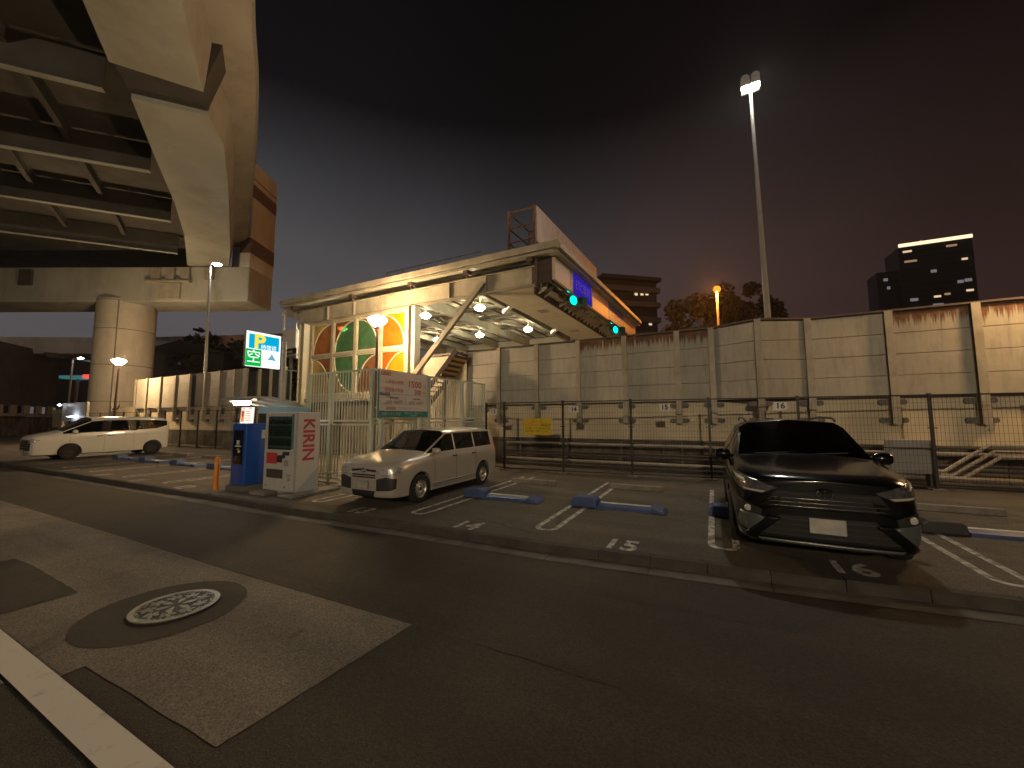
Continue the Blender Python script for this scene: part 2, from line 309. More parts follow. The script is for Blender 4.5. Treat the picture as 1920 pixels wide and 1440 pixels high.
def translucent(name, col):
    m = bpy.data.materials.new(name); m.use_nodes = True
    n = m.node_tree.nodes; l = m.node_tree.links; n.clear()
    o = n.new('ShaderNodeOutputMaterial'); a = n.new('ShaderNodeBsdfTranslucent'); d = n.new('ShaderNodeBsdfDiffuse'); g = n.new('ShaderNodeBsdfTransparent')
    x = n.new('ShaderNodeMixShader'); x.inputs[0].default_value = 0.4; y = n.new('ShaderNodeMixShader'); y.inputs[0].default_value = 0.25
    t = n.new('ShaderNodeTexCoord'); k = n.new('ShaderNodeTexNoise'); k.inputs['Scale'].default_value = 1.6; k.inputs['Detail'].default_value = 6
    l.new(t.outputs['Object'], k.inputs['Vector'])
    r = n.new('ShaderNodeValToRGB'); r.color_ramp.elements[0].position = 0.3; r.color_ramp.elements[1].position = 0.7
    r.color_ramp.elements[0].color = tuple(c * 0.7 for c in col) + (1,); r.color_ramp.elements[1].color = tuple(min(1, c * 1.15) for c in col) + (1,)
    l.new(k.outputs['Fac'], r.inputs[0])
    for s in (a, d, g): l.new(r.outputs[0], s.inputs[0])
    l.new(a.outputs[0], x.inputs[1]); l.new(d.outputs[0], x.inputs[2]); l.new(x.outputs[0], y.inputs[1]); l.new(g.outputs[0], y.inputs[2]); l.new(y.outputs[0], o.inputs[0])
    MATS[name] = m; return m
M['sg_orange'] = translucent('orange_pane', (0.74, 0.30, 0.03))
M['sg_yellow'] = translucent('yellow_pane', (0.80, 0.52, 0.03))
M['sg_green'] = translucent('green_pane', (0.16, 0.34, 0.18))
M['sg_brown'] = translucent('brown_pane', (0.38, 0.20, 0.10))
M['sg_beige'] = translucent('beige_pane', (0.50, 0.40, 0.20))

# ------------------------------------------------------------------ mesh helpers
class MB:
    """collects boxes, bars, tubes ... and links them as ONE mesh object"""
    def __init__(s): s.v = []; s.f = []; s.mi = []; s.k = 0
    def add(s, vs, fs):
        b = len(s.v); s.v += [tuple(x) for x in vs]; s.f += [tuple(i + b for i in q) for q in fs]; s.mi += [s.k] * len(fs); return s
    def box(s, x0, x1, y0, y1, z0, z1):
        return s.add([(x0, y0, z0), (x1, y0, z0), (x1, y1, z0), (x0, y1, z0), (x0, y0, z1), (x1, y0, z1), (x1, y1, z1), (x0, y1, z1)],
                     [(0, 3, 2, 1), (4, 5, 6, 7), (0, 1, 5, 4), (1, 2, 6, 5), (2, 3, 7, 6), (3, 0, 4, 7)])
    def bar(s, p, q, w, h=None, up=(0, 0, 1)):
        h = w if h is None else h; p = Vector(p); q = Vector(q); d = (q - p).normalized(); u = Vector(up)
        if abs(d.dot(u)) > 0.98: u = Vector((1, 0, 0))
        r = d.cross(u).normalized() * (w / 2); t = r.cross(d).normalized() * (h / 2)
        vs = [c + a * r + b * t for c in (p, q) for a, b in ((-1, -1), (1, -1), (1, 1), (-1, 1))]
        return s.add(vs, [(0, 1, 2, 3), (7, 6, 5, 4), (0, 4, 5, 1), (1, 5, 6, 2), (2, 6, 7, 3), (3, 7, 4, 0)])
    def ibeam(s, p, q, w, h, t=0.02, up=(0, 0, 1)):
        p = Vector(p); q = Vector(q); d = (q - p).normalized(); u = Vector(up); r = d.cross(u).normalized(); n = r.cross(d).normalized()
        for o, ww, hh in ((n * (h / 2 - t / 2), w, t), (n * (-h / 2 + t / 2), w, t), (Vector(), t, h - 2 * t)): s.bar(p + o, q + o, ww, hh, up)
        return s
    def tube(s, path, r, n=8, cap=True):
        P = [Vector(p) for p in path]; rs = r if isinstance(r, (list, tuple)) else [r] * len(P); vs = []; fs = []
        for i, p in enumerate(P):
            d = (P[min(i + 1, len(P) - 1)] - P[max(i - 1, 0)]).normalized(); u = Vector((0, 0, 1)) if abs(d.z) < 0.95 else Vector((1, 0, 0))
            a = d.cross(u).normalized(); b = a.cross(d)
            vs += [p + (a * math.cos(2 * math.pi * k / n) + b * math.sin(2 * math.pi * k / n)) * rs[i] for k in range(n)]
        for i in range(len(P) - 1):
            fs += [(i * n + k, i * n + (k + 1) % n, (i + 1) * n + (k + 1) % n, (i + 1) * n + k) for k in range(n)]
        if cap: fs += [tuple(range(n))[::-1], tuple(range((len(P) - 1) * n, len(P) * n))]
        return s.add(vs, fs)
    def lathe(s, prof, n=24, c=(0, 0, 0), axis='z'):
        vs = []; fs = []; m = len(prof)
        for k in range(n):
            a = 2 * math.pi * k / n
            for r, z in prof:
                x, y = r * math.cos(a), r * math.sin(a)
                p = (x, y, z) if axis == 'z' else ((z, x, y) if axis == 'x' else (x, z, y))
                vs.append((p[0] + c[0], p[1] + c[1], p[2] + c[2]))
        for k in range(n):
            for i in range(m - 1): fs.append((k * m + i, ((k + 1) % n) * m + i, ((k + 1) % n) * m + i + 1, k * m + i + 1))
        return s.add(vs, fs)
    def prism(s, poly, o, ax, ay, d):
        """polygon in the plane (o, ax, ay) pushed along vector d"""
        o, ax, ay, d = map(Vector, (o, ax, ay, d)); n = len(poly)
        vs = [o + ax * x + ay * y for x, y in poly]; vs += [p + d for p in vs]
        return s.add(vs, [tuple(range(n)), tuple(range(2 * n - 1, n - 1, -1))] + [(i, i + n, (i + 1) % n + n, (i + 1) % n) for i in range(n)])
    def sheet(s, pts, z): return s.add([(x, y, z) for x, y in pts], [tuple(range(len(pts)))])
    def text(s, string, size, o, xd, yd, align='CENTER', bold=0.0, off=0.004, sx=1.0):
        cu = bpy.data.curves.new('tmp_text', 'FONT'); cu.body = string; cu.size = size; cu.align_x = align; cu.align_y = 'CENTER'; cu.offset = bold; cu.resolution_u = 3
        ob = bpy.data.objects.new('tmp_text', cu); COL.objects.link(ob)
        dg = bpy.context.evaluated_depsgraph_get(); dg.update()
        me = bpy.data.meshes.new_from_object(ob.evaluated_get(dg))
        o, xd, yd = Vector(o), Vector(xd).normalized(), Vector(yd).normalized(); nn = xd.cross(yd) * off
        if len(me.vertices): s.add([o + xd * v.co.x * sx + yd * v.co.y + nn for v in me.vertices], [tuple(p.vertices) for p in me.polygons])
        bpy.data.objects.remove(ob); bpy.data.curves.remove(cu); bpy.data.meshes.remove(me)
        return s
    def build(s, name, m, parent=None, smooth=False, bevel=0.0, loc=None, rz=None, kind=None, angle=40):
        me = bpy.data.meshes.new(name); me.from_pydata(s.v, [], s.f); me.validate()
        for x in (m if isinstance(m, (list, tuple)) else [m]): me.materials.append(M[x] if isinstance(x, str) else x)
        if isinstance(m, (list, tuple)) and len(me.polygons) == len(s.mi): me.polygons.foreach_set('material_index', s.mi)
        b = bmesh.new(); b.from_mesh(me); bmesh.ops.recalc_face_normals(b, faces=b.faces); b.to_mesh(me); b.free()
        if smooth:
            me.polygons.foreach_set('use_smooth', [True] * len(me.polygons)); me.set_sharp_from_angle(angle=R(angle))
        o = bpy.data.objects.new(name, me); COL.objects.link(o)
        if parent: o.parent = parent
        if loc is not None: o.location = loc
        if rz is not None: o.rotation_euler = (0, 0, rz)
        if bevel > 0:
            bv = o.modifiers.new('edge', 'BEVEL'); bv.width = bevel; bv.segments = 2; bv.limit_method = 'ANGLE'; bv.angle_limit = R(50)
        if kind: o['kind'] = kind
        return o
def thing(name, label, cat, u=0, v=0, z=0, rz=PH, group=None):
    o = bpy.data.objects.new(name, None); COL.objects.link(o); o.empty_display_size = 0.2
    o.location = uvz(u, v, z); o.rotation_euler = (0, 0, rz); return tag(o, label, cat, group)
def tag(o, label, cat, group=None):
    o['label'] = label; o['category'] = cat
    if group: o['group'] = group
    return o
def copy_tree(o, parent=None):
    c = o.copy(); COL.objects.link(c)
    if parent: c.parent = parent
    for ch in list(o.children): copy_tree(ch, c)
    return c
X, Y, Z = (1, 0, 0), (0, 1, 0), (0, 0, 1)
def G(mb, name, m, kind='structure'):      # setting sheets and strips, given straight in the u, v grid
    return mb.build(name, m, loc=(0, 0, 0), rz=PH, kind=kind)

# ------------------------------------------------------------------ ground, road, lot, markings
KERB = [(-70, 5.0), (-19, 4.98), (-7.2, 5.01), (-4.6, 5.12), (-2, 5.16), (0.5, 5.36), (2.5, 5.57), (6, 5.95), (14, 6.8), (40, 9.5)]
def kv(u):
    for (a, b), (c, d) in zip(KERB, KERB[1:]):
        if a <= u <= c: return b + (d - b) * (u - a) / (c - a)
    return KERB[0][1]
G(MB().sheet([(-600, -500), (600, -500), (600, 600), (-600, 600)], -0.14), 'ground', 'ground')
road = MB()
road.sheet([(-90, -30), (70, -30)] + [(u, v - 0.10) for u, v in reversed(KERB)] + [(-90, 4.9)], -0.10)
G(road, 'road', 'asph')
def ragged(pts, step=0.12, amp=0.004):
    out = []
    for (a, b), (c, d) in zip(pts, pts[1:] + pts[:1]):
        n = max(1, int(min(math.hypot(c - a, d - b), 60) / step)) if max(abs(a), abs(c)) < 25 or True else 1
        for k in range(n):
            t = k / n; j = amp if 0 < k < n else 0
            out.append((a + (c - a) * t + random.uniform(-j, j), b + (d - b) * t + random.uniform(-j, j)))
    return out
def seam(pts, z, w=0.022):
    mb = MB(); q = ragged(pts + [], 0.15, 0.014)[:-1]; q = [p for p in q]
    k = len(q); ends = pts[-1]
    # only the forward run of the polyline
    run = []
    for (a, b), (c, d) in zip(pts, pts[1:]):
        n = max(1, int(math.hypot(c - a, d - b) / 0.15))
        run += [(a + (c - a) * i / n + random.uniform(-.008, .008), b + (d - b) * i / n + random.uniform(-.012, .012)) for i in range(n)]
    run.append(ends)
    vs = []
    for x, y in run:
        h = w * random.uniform(0.25, 1.0) / 2; vs += [(x, y - h, z), (x, y + h, z)]
    mb.add(vs, [(2 * i, 2 * i + 2, 2 * i + 3, 2 * i + 1) for i in range(len(run) - 1)])
    G(mb, 'road_seam', 'seam')
M['seam'] = mat('tar_seam', (0.014, 0.013, 0.012), 0.6, var=0.3, scale=8)
seam([(-14, 2.86), (-2.45, 2.86), (-0.6, 2.84)], -0.0925, 0.016)
seam([(-2.52, 1.30), (-2.43, 2.86)], -0.0920, 0.018)
seam([(-6, 4.12), (0, 4.2), (9, 4.75)], -0.0925, 0.012)
G(MB().sheet(ragged([(-30, 1.17), (-4.22, 1.17), (-4.22, 1.30), (-2.54, 1.34), (-2.45, 2.84), (-5.1, 2.81), (-9, 2.84), (-14.5, 2.83), (-30, 2.85)]), -0.096), 'road_patch', 'patch')
G(MB().sheet(ragged([(-30, 0.35), (-4.55, 0.35), (-4.45, 0.97), (-30, 0.97)]), -0.096), 'road_patch', 'patch')
G(MB().sheet(ragged([(-8.2, 1.19), (-6.02, 1.21), (-6.05, 1.76), (-7.62, 1.80), (-8.25, 1.78)]), -0.091), 'road_patch', 'dark')
G(MB().sheet([(-60, 0.985), (60, 0.985), (60, 1.165), (-60, 1.165)], -0.088), 'road_line', 'paint2')
gut = MB()
for (a, b), (c, d) in zip(KERB[1:], KERB[2:]):
    n = max(1, int((c - a) / 1.2))
    for i in range(n):
        u0 = a + (c - a) * i / n; u1 = a + (c - a) * (i + 1) / n - 0.012
        gut.add([(u0, kv(u0) - 0.34, -0.094), (u1, kv(u1) - 0.34, -0.094), (u1, kv(u1) - 0.10, -0.088), (u0, kv(u0) - 0.10, -0.088)], [(0, 1, 2, 3)])
G(gut, 'gutter', 'gutter')
kb = MB()
for (a, b), (c, d) in zip(KERB, KERB[1:]):
    n = max(1, int((c - a) / 0.6)) if -20 <= a < 14 else 1
    for i in range(n):
        u0 = a + (c - a) * i / n; u1 = a + (c - a) * (i + 1) / n - (0.008 if n > 1 else 0)
        dz = random.uniform(-0.004, 0.004)
        vs = []
        for u in (u0, u1):
            k = kv(u); vs += [(u, k - 0.10, -0.14), (u, k - 0.085, 0.0 + dz), (u, k - 0.065, 0.022 + dz), (u, k + 0.05, 0.022 + dz), (u, k + 0.05, -0.14)]
        kb.add(vs, [(0, 1, 6, 5), (1, 2, 7, 6), (2, 3, 8, 7), (3, 4, 9, 8), (4, 3, 2, 1, 0), (5, 6, 7, 8, 9)])
G(kb, 'kerb', 'kerb')
lot = MB()
top = [(u, v + 0.05) for u, v in KERB]
lot.sheet(top + [(40, 14.3), (-70, 14.3)], 0.0)
G(lot, 'parking_lot', 'lot')
G(MB().sheet([(-75, 14.85), (30, 14.85), (30, 34), (-75, 34)], -0.05), 'plaza', 'plaza')
G(MB().sheet([(-11.0, 5.10), (-8.0, 5.10), (-8.0, 7.0), (-11.4, 7.0)], 0.004), 'pavement', 'gutter')

def bay(mb, u, v0=5.78, v1=10.6, gap=0.30, w=0.085, cap=True, z=0.004):
    for du in (-gap / 2, gap / 2): mb.sheet([(u + du - w / 2, v0 + 0.12), (u + du + w / 2, v0 + 0.12), (u + du + w / 2, v1), (u + du - w / 2, v1)], z)
    if cap:
        n = 8; ro = gap / 2 + w / 2; ri = gap / 2 - w / 2; vs = []
        for i in range(n + 1):
            a = math.pi + math.pi * i / n
            vs += [(u + ro * math.cos(a), v0 + 0.12 + ro * math.sin(a), z), (u + ri * math.cos(a), v0 + 0.12 + ri * math.sin(a), z)]
        mb.add(vs, [(2 * i, 2 * i + 2, 2 * i + 3, 2 * i + 1) for i in range(n)])
for u, v0 in ((-23.5, 5.45), (-21.05, 5.5), (-18.45, 5.45), (-15.85, 5.4), (-13.35, 5.4), (-7.45, 5.6), (-4.86, 5.72), (-2.40, 5.80), (0.06, 6.0), (2.72, 6.05), (5.3, 6.3)):
    mb = MB(); bay(mb, u, v0); G(mb, 'bay_line', 'paint')
for s, u, v in (('13', -5.98, 5.42), ('14', -3.60, 5.43), ('15', -1.18, 5.52), ('16', 1.32, 5.83), ('12', -12.1, 5.24), ('11', -14.6, 5.24), ('10', -17.1, 5.24), ('9', -19.7, 5.24)):
    mb = MB(); mb.text(s, 0.60, (u, v + 0.02, 0.0), X, Y, bold=0.016, off=0.0045, sx=0.80)
    G(mb, 'bay_number', 'paint')

# manhole: ring of fresh asphalt, then the iron cover with its raised pattern
def disc(mb, cx, cy, r, z, n=56): mb.sheet([(cx + r * math.cos(2 * math.pi * i / n), cy + r * math.sin(2 * math.pi * i / n)) for i in range(n)], z)
mb = MB(); mb.sheet([(-4.76 + (0.64 + random.uniform(-.008, .008)) * math.cos(2 * math.pi * i / 90), 2.0 + (0.64 + random.uniform(-.008, .008)) * math.sin(2 * math.pi * i / 90)) for i in range(90)], -0.0905); G(mb, 'road_patch', 'dark')
mh = thing('manhole_cover', 'round iron manhole cover with a raised floral pattern, set in a dark asphalt ring', 'manhole cover', -4.72, 2.06, -0.0885)
mb = MB(); mb.lathe([(0.0, 0.0), (0.345, 0.0), (0.345, 0.012), (0.0, 0.012)], 56); mb.build('cover_plate', 'cast', mh)
mb = MB(); mb.lathe([(0.300, 0.010), (0.300, 0.018), (0.345, 0.018), (0.345, 0.010)], 64); mb.build('cover_rim', 'castb', mh)
mb = MB()
def petal(mb, cx, cy, a, l, w):
    pts = []
    for i in range(14):
        t = 2 * math.pi * i / 14; x = l / 2 + l / 2 * math.cos(t); y = w / 2 * math.sin(t) * (0.6 + 0.4 * math.cos(t))
        pts.append((cx + x * math.cos(a) - y * math.sin(a), cy + x * math.sin(a) + y * math.cos(a)))
    mb.prism(pts, (0, 0, 0.011), X, Y, (0, 0, 0.006))
for k in range(6):
    a = k * math.pi / 3 + 0.2; petal(mb, 0.035 * math.cos(a), 0.035 * math.sin(a), a, 0.115, 0.075)
for k in range(9):
    a = k * 2 * math.pi / 9; cx, cy = 0.205 * math.cos(a), 0.205 * math.sin(a)
    for j in range(5): petal(mb, cx, cy, a + j * 2 * math.pi / 5 + k, 0.062, 0.046)
    petal(mb, 0.155 * math.cos(a + 0.35), 0.155 * math.sin(a + 0.35), a + 0.9, 0.10, 0.028)
    petal(mb, 0.262 * math.cos(a + 0.35), 0.262 * math.sin(a + 0.35), a - 1.0, 0.10, 0.026)
for k in range(40):
    a = k * 2 * math.pi / 40; mb.prism([(0.276, -0.006), (0.296, -0.006), (0.296, 0.006), (0.276, 0.006)], (0, 0, 0.011), (math.cos(a), math.sin(a), 0), (-math.sin(a), math.cos(a), 0), (0, 0, 0.005))
mb.build('raised_pattern', 'castb', mh)
# ------------------------------------------------------------------ noise barrier wall
VB = 14.26
BP = [-19.0, -17.3, -15.6, -13.9, -12.0, -11.2, -9.49, -7.84, -6.13, -4.43, -2.72, -0.98, 0.06, 2.62, 4.43, 6.12, 7.8, 9.5, 11.2, 12.9]
APEX = (1.30, 13.62)
wall = thing('noise_barrier', 'tall beige panelled noise barrier with rust streaked top rails behind the mesh fence', 'noise barrier', 0, 0, 0)
ZB, ZT, ZTR = 2.27, 4.60, 4.52
rusty = {(-4.43, -2.72), (-2.72, -0.98), (-0.98, 0.06), (4.43, 6.12), (6.12, 7.8), (7.8, 9.5), (9.5, 11.2)}
def barrier_bay(p, q, m, name='panel', joints=0.013, off=0.0):
    """one bay of four stacked panels between two posts"""
    p = Vector((p[0], p[1], 0)); q = Vector((q[0], q[1], 0)); d = (q - p).normalized(); n = Vector((d.y, -d.x, 0))
    mb = MB(); h = (ZT - ZB) / 4
    for k in range(4):
        z0 = ZB + k * h; z1 = z0 + h - joints
        c0 = p + d * 0.05 - n * (0.02 + random.uniform(0, 0.008)); c1 = q - d * 0.05 - n * (0.02 + random.uniform(0, 0.008))
        vs = [c0 + Z_(z0), c1 + Z_(z0), c1 + Z_(z1), c0 + Z_(z1)]; vs += [w - n * 0.09 for w in vs]
        mb.add(vs, [(0, 1, 2, 3), (7, 6, 5, 4), (0, 4, 5, 1), (1, 5, 6, 2), (2, 6, 7, 3), (3, 7, 4, 0)])
    # dark joint strip set back behind the panels
    return mb.build(name, m, wall, bevel=0.006)
def Z_(z): return Vector((0, 0, z))
bp = [(u, VB) for u in BP if u <= 0.06] + [APEX] + [(u, VB) for u in BP if u >= 2.62]
for a, b in zip(bp, bp[1:]):
    if a[0] < -9.6: continue
    ru = (a[0], b[0]) in rusty
    barrier_bay(a, b, 'panelr' if ru else 'panel')
for i, (u, v) in enumerate(bp):
    if u < -9.6: continue
    mb = MB(); mb.ibeam((u, v - 0.02, 1.52), (u, v - 0.02, ZT + 0.03), 0.17, 0.20, 0.018, up=(0, 1, 0))
    po = mb.build('post', 'post', wall)
    for zc in (1.62, 2.12):
        b2 = MB(); pts = []
        for (cx, cz) in ((0.30, 0.07), (-0.30, 0.07), (-0.30, -0.07), (0.30, -0.07)):
            sx = 1 if cx > 0 else -1; sz = 1 if cz > 0 else -1
            a0 = {(1, 1): 0, (-1, 1): 90, (-1, -1): 180, (1, -1): 270}[(sx, sz)]
            for k in range(5):
                a = R(a0 + k * 22.5); pts.append((cx - sx * 0.06 + 0.06 * math.cos(a), cz - sz * 0.06 + 0.06 * math.sin(a)))
        b2.prism(pts, (u, v + 0.09, zc), X, Z, (0, 0.06 if v > 14 else 0.5, 0)); b2.tube([(u + 0.2, v + 0.09, zc), (u + 0.2, v + 0.065, zc)], 0.022); b2.tube([(u - 0.2, v + 0.09, zc), (u - 0.2, v + 0.065, zc)], 0.022)
        b2.build('bracket', 'bracket', po)
mb = MB()
segs = [(-9.5, VB), (0.06, VB), APEX, (2.62, VB), (12.9, VB)]
for (a, b), (c, d) in zip(segs, segs[1:]): mb.bar((a, b + 0.03, ZT + 0.045), (c, d + 0.03, ZT + 0.045), 0.2, 0.05)
mb.build('top_rail', 'brownst', wall)
mb = MB(); mb.box(-9.5, 12.9, VB + 0.13, VB + 0.16, ZB - 0.05, ZB + 0.03); mb.build('bottom_rail', 'brownst', wall)

pw = thing('plain_wall', 'plain pinkish concrete wall between the canopy column and the panelled noise barrier', 'concrete wall')
mb = MB(); mb.box(-12.05, -9.60, VB + 0.02, VB + 0.4, -0.1, 4.55); mb.build('wall', mat('warm_plain_concrete', (0.50, 0.43, 0.34), 0.85, var=0.12, scale=1.5, bump=0.1, dirt=0.3, dirtcol=(0.3, 0.24, 0.17)), pw, bevel=0.01)
mb = MB(); mb.box(-12.05, -9.58, VB - 0.03, VB + 0.45, 4.552, 4.64); mb.build('coping', 'brownst', pw)
par = thing('parapet_wall', 'pale concrete parapet on a dark stained base, running under the noise barrier', 'concrete wall')
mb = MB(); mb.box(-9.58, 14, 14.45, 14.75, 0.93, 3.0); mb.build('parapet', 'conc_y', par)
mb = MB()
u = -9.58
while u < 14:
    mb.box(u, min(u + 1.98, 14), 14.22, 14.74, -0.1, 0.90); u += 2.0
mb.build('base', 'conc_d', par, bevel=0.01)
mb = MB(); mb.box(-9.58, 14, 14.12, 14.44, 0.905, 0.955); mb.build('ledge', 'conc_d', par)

# far stretch of the same barrier, left of the toll canopy
far = thing('noise_barrier', 'far stretch of tan noise barrier left of the toll canopy, with a dark gap', 'noise barrier')
ZT2 = 4.92
for a, b, m in ((-41.0, -39.1, 'panel'), (-39.1, -36.9, 'panel'), (-36.9, -34.7, 'panel'), (-34.7, -32.7, 'panel'), (-30.7, -28.9, 'panel'), (-28.9, -27.2, 'panel'), (-27.2, -26.0, 'panel')):
    mb = MB()
    for k in range(4): mb.box(a + 0.05, b - 0.05, VB, VB + 0.1, 2.6 + k * 0.58, 2.6 + k * 0.58 + 0.572)
    mb.build('panel', m, far, bevel=0.006)
mb = MB(); mb.box(-32.7, -30.7, VB + 0.05, VB + 0.14, 2.6, ZT2); mb.build('dark_panel', 'darkband', far)
for u in (-41.0, -39.1, -36.9, -34.7, -32.7, -30.7, -28.9, -27.2, -26.0):
    mb = MB(); mb.ibeam((u, VB - 0.02, 1.6), (u, VB - 0.02, ZT2), 0.17, 0.2, 0.018, up=(0, 1, 0)); po = mb.build('post', 'post', far)
    b2 = MB(); b2.box(u - 0.3, u + 0.3, VB + 0.085, VB + 0.2, 1.55, 1.75); b2.box(u - 0.3, u + 0.3, VB + 0.085, VB + 0.2, 2.05, 2.45); b2.build('bracket', 'bracket', po)
par2 = thing('parapet_wall', 'pale concrete parapet with a dark base behind the white minivan', 'concrete wall')
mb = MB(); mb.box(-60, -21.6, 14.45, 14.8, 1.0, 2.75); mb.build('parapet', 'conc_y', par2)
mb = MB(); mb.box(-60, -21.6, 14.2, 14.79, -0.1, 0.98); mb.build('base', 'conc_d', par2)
# green-dark slatted stretch
gr = thing('slatted_barrier', 'dark green steel barrier with slim posts between the tan barrier and the toll canopy', 'noise barrier')
mb = MB()
for k in range(8): mb.box(-25.9, -21.7, VB + 0.02, VB + 0.08, 1.0 + k * 0.46, 1.0 + k * 0.46 + 0.45)
mb.build('slat_panel', mat('dark_green_panel', (0.055, 0.065, 0.05), 0.6, var=0.25, scale=1.2, dirt=0.5), gr)
for u in (-25.9, -24.5, -23.4, -22.0):
    mb = MB(); mb.box(u - 0.06, u + 0.06, VB - 0.12, VB + 0.015, 0.0, 4.75); mb.build('post', 'creamd', gr)

# ------------------------------------------------------------------ pipes, cabinet between fence and wall
pp = thing('pipe_run', 'pale and dark pipes along the foot of the wall, stepping up at the right', 'pipes')
for v, z, r, m in ((13.55, 0.80, 0.045, 'pipe'), (13.45, 0.52, 0.03, 'pipe_d'), (13.4, 0.42, 0.03, 'pipe_d'), (13.3, 0.24, 0.05, 'pipe'), (13.25, 0.10, 0.045, 'pipe_d')):
    mb = MB(); mb.tube([(-7.2, v, z), (9.5, v, z)], r, 8); mb.build('pipe', m, pp, smooth=True)
for k in range(3):
    o = 0.13 * k
    mb = MB(); mb.tube([(2.6, 13.38 - 0.03 * k, 0.38 - o * 0.6), (4.95 + o, 13.38 - 0.03 * k, 0.38 - o * 0.6), (5.75 + o * 0.6, 13.38 - 0.03 * k, 1.03 - o), (9.5, 13.38 - 0.03 * k, 1.03 - o)], 0.05, 8)
    mb.build('pipe', 'pipe', pp, smooth=True)
for i in range(9):
    u = -6.6 + i * 1.9
    mb = MB(); mb.box(u - 0.025, u + 0.025, 13.6, 13.65, 0, 0.92); mb.box(u - 0.025, u + 0.025, 13.2, 13.6, 0.33, 0.37); mb.build('support', 'bracket', pp)
cab = thing('utility_cabinet', 'plain grey utility cabinet behind the fence, to the right of the black car', 'cabinet', 3.85, 12.95, 0)
mb = MB(); mb.box(0, 0.85, 0, 0.35, 0.35, 1.15); mb.build('body', 'grey', cab, bevel=0.02)
mb = MB(); mb.box(0.05, 0.80, -0.012, 0.0, 0.40, 1.09); mb.build('door', 'grey', cab, bevel=0.005)
mb = MB(); mb.box(0.03, 0.13, 0.05, 0.3, 0, 0.35); mb.box(0.72, 0.82, 0.05, 0.3, 0, 0.35); mb.build('leg', 'bracket', cab)

# ------------------------------------------------------------------ dark mesh fence round the lot
FP = [(-7.35, 12.35), (-6.28, 11.75), (-4.22, 11.82), (-2.16, 12.0), (-0.09, 12.28), (2.0, 12.55), (4.62, 12.85), (6.8, 13.0), (9.0, 13.1), (11.2, 13.2)]
def mesh_fence(pts, label, H=2.23, wire=0.075, first=0):
    root = thing('mesh_fence', label, 'fence')
    for i, (u, v) in enumerate(pts):
        mb = MB(); mb.box(u - 0.03, u + 0.03, v - 0.03, v + 0.03, 0, H + 0.03); mb.box(u - 0.04, u + 0.04, v - 0.04, v + 0.04, H + 0.03, H + 0.045)
        for z in (0.95, 1.45): mb.box(u - 0.09, u + 0.09, v - 0.042, v - 0.03, z - 0.012, z + 0.012)
        po = mb.build('post', 'fence', root)
        b2 = MB(); b2.box(u - 0.13, u + 0.13, v - 0.13, v + 0.13, 0.0, 0.035); b2.build('footing', 'stop', po)
    for (a, b), (c, d) in zip(pts, pts[1:]):
        mb = MB(); p = Vector((a, b, 0)); q = Vector((c, d, 0)); L = (q - p).length; n = max(2, int(L / wire))
        for k in range(1, n):
            w = p.lerp(q, k / n); mb.box(w.x - 0.0022, w.x + 0.0022, w.y - 0.0022, w.y + 0.0022, 0.08, H)
        for k in range(13):
            z = 0.08 + (H - 0.08) * k / 12; mb.bar(p + Z_(z) + Vector((0, -0.006, 0)), q + Z_(z) + Vector((0, -0.006, 0)), 0.005, 0.005)
        mb.build('mesh_panel', 'fence', root)
        for z in (H, 0.07, 0.97):
            mb = MB(); mb.bar(p + Z_(z), q + Z_(z), 0.028 if z != 0.97 else 0.015, 0.035 if z != 0.97 else 0.022); mb.build('rail', 'fence', root)
    return root
mesh_fence(FP, 'dark brown wire mesh fence along the back of the bays, with number plates on it')
LF = [(-21.6 - 2.05 * k, 12.6) for k in range(18)][::-1] + [(-19.5, 12.6), (-17.4, 12.6), (-15.3, 12.6)]
mesh_fence(LF, 'dark wire mesh fence behind the white minivan and the empty bays', wire=0.16)
for s, u, v, z, h in (('13', -6.66, 11.66, 1.94, .20), ('14', -3.83, 11.74, 1.98, .20), ('15', -1.22, 12.05, 2.01, .20), ('16', 1.60, 12.42, 2.01, .22)):
    t = thing('number_plate', 'small white bay plate reading %s, hung on the mesh fence' % s, 'number plate', u, v, z, group='bay number plates on the mesh fence')
    mb = MB(); mb.box(-h * 0.72, h * 0.72, -0.006, 0.006, -h / 2, h / 2); mb.build('board', 'white', t, bevel=0.004)
    mb = MB(); mb.text(s, h * 0.95, (0, -0.006, 0), X, Z, bold=0.006); mb.build('lettering', 'inkb', t)
ys = thing('warning_sign', 'yellow warning sign with red and black Japanese text on the mesh fence', 'sign', -5.05, 11.70, 1.44)
mb = MB(); mb.box(-0.50, 0.50, -0.006, 0.006, -0.265, 0.265); mb.build('board', 'yellow', ys, bevel=0.004)
mb = MB(); mb.text('警　告', 0.135, (0, -0.006, 0.175), X, Z); mb.text('防犯カメラ', 0.118, (-0.165, -0.006, 0.045), X, Z); mb.build('lettering', 'redsoft', ys)
mb = MB(); mb.text('録画中', 0.118, (0.30, -0.006, 0.045), X, Z); mb.text('不正駐車・不正出庫は発見次第', 0.062, (0, -0.006, -0.06), X, Z)
mb.text('直ちに警察へ通報いたします', 0.064, (-0.02, -0.006, -0.145), X, Z); mb.build('lettering', 'inkb', ys)

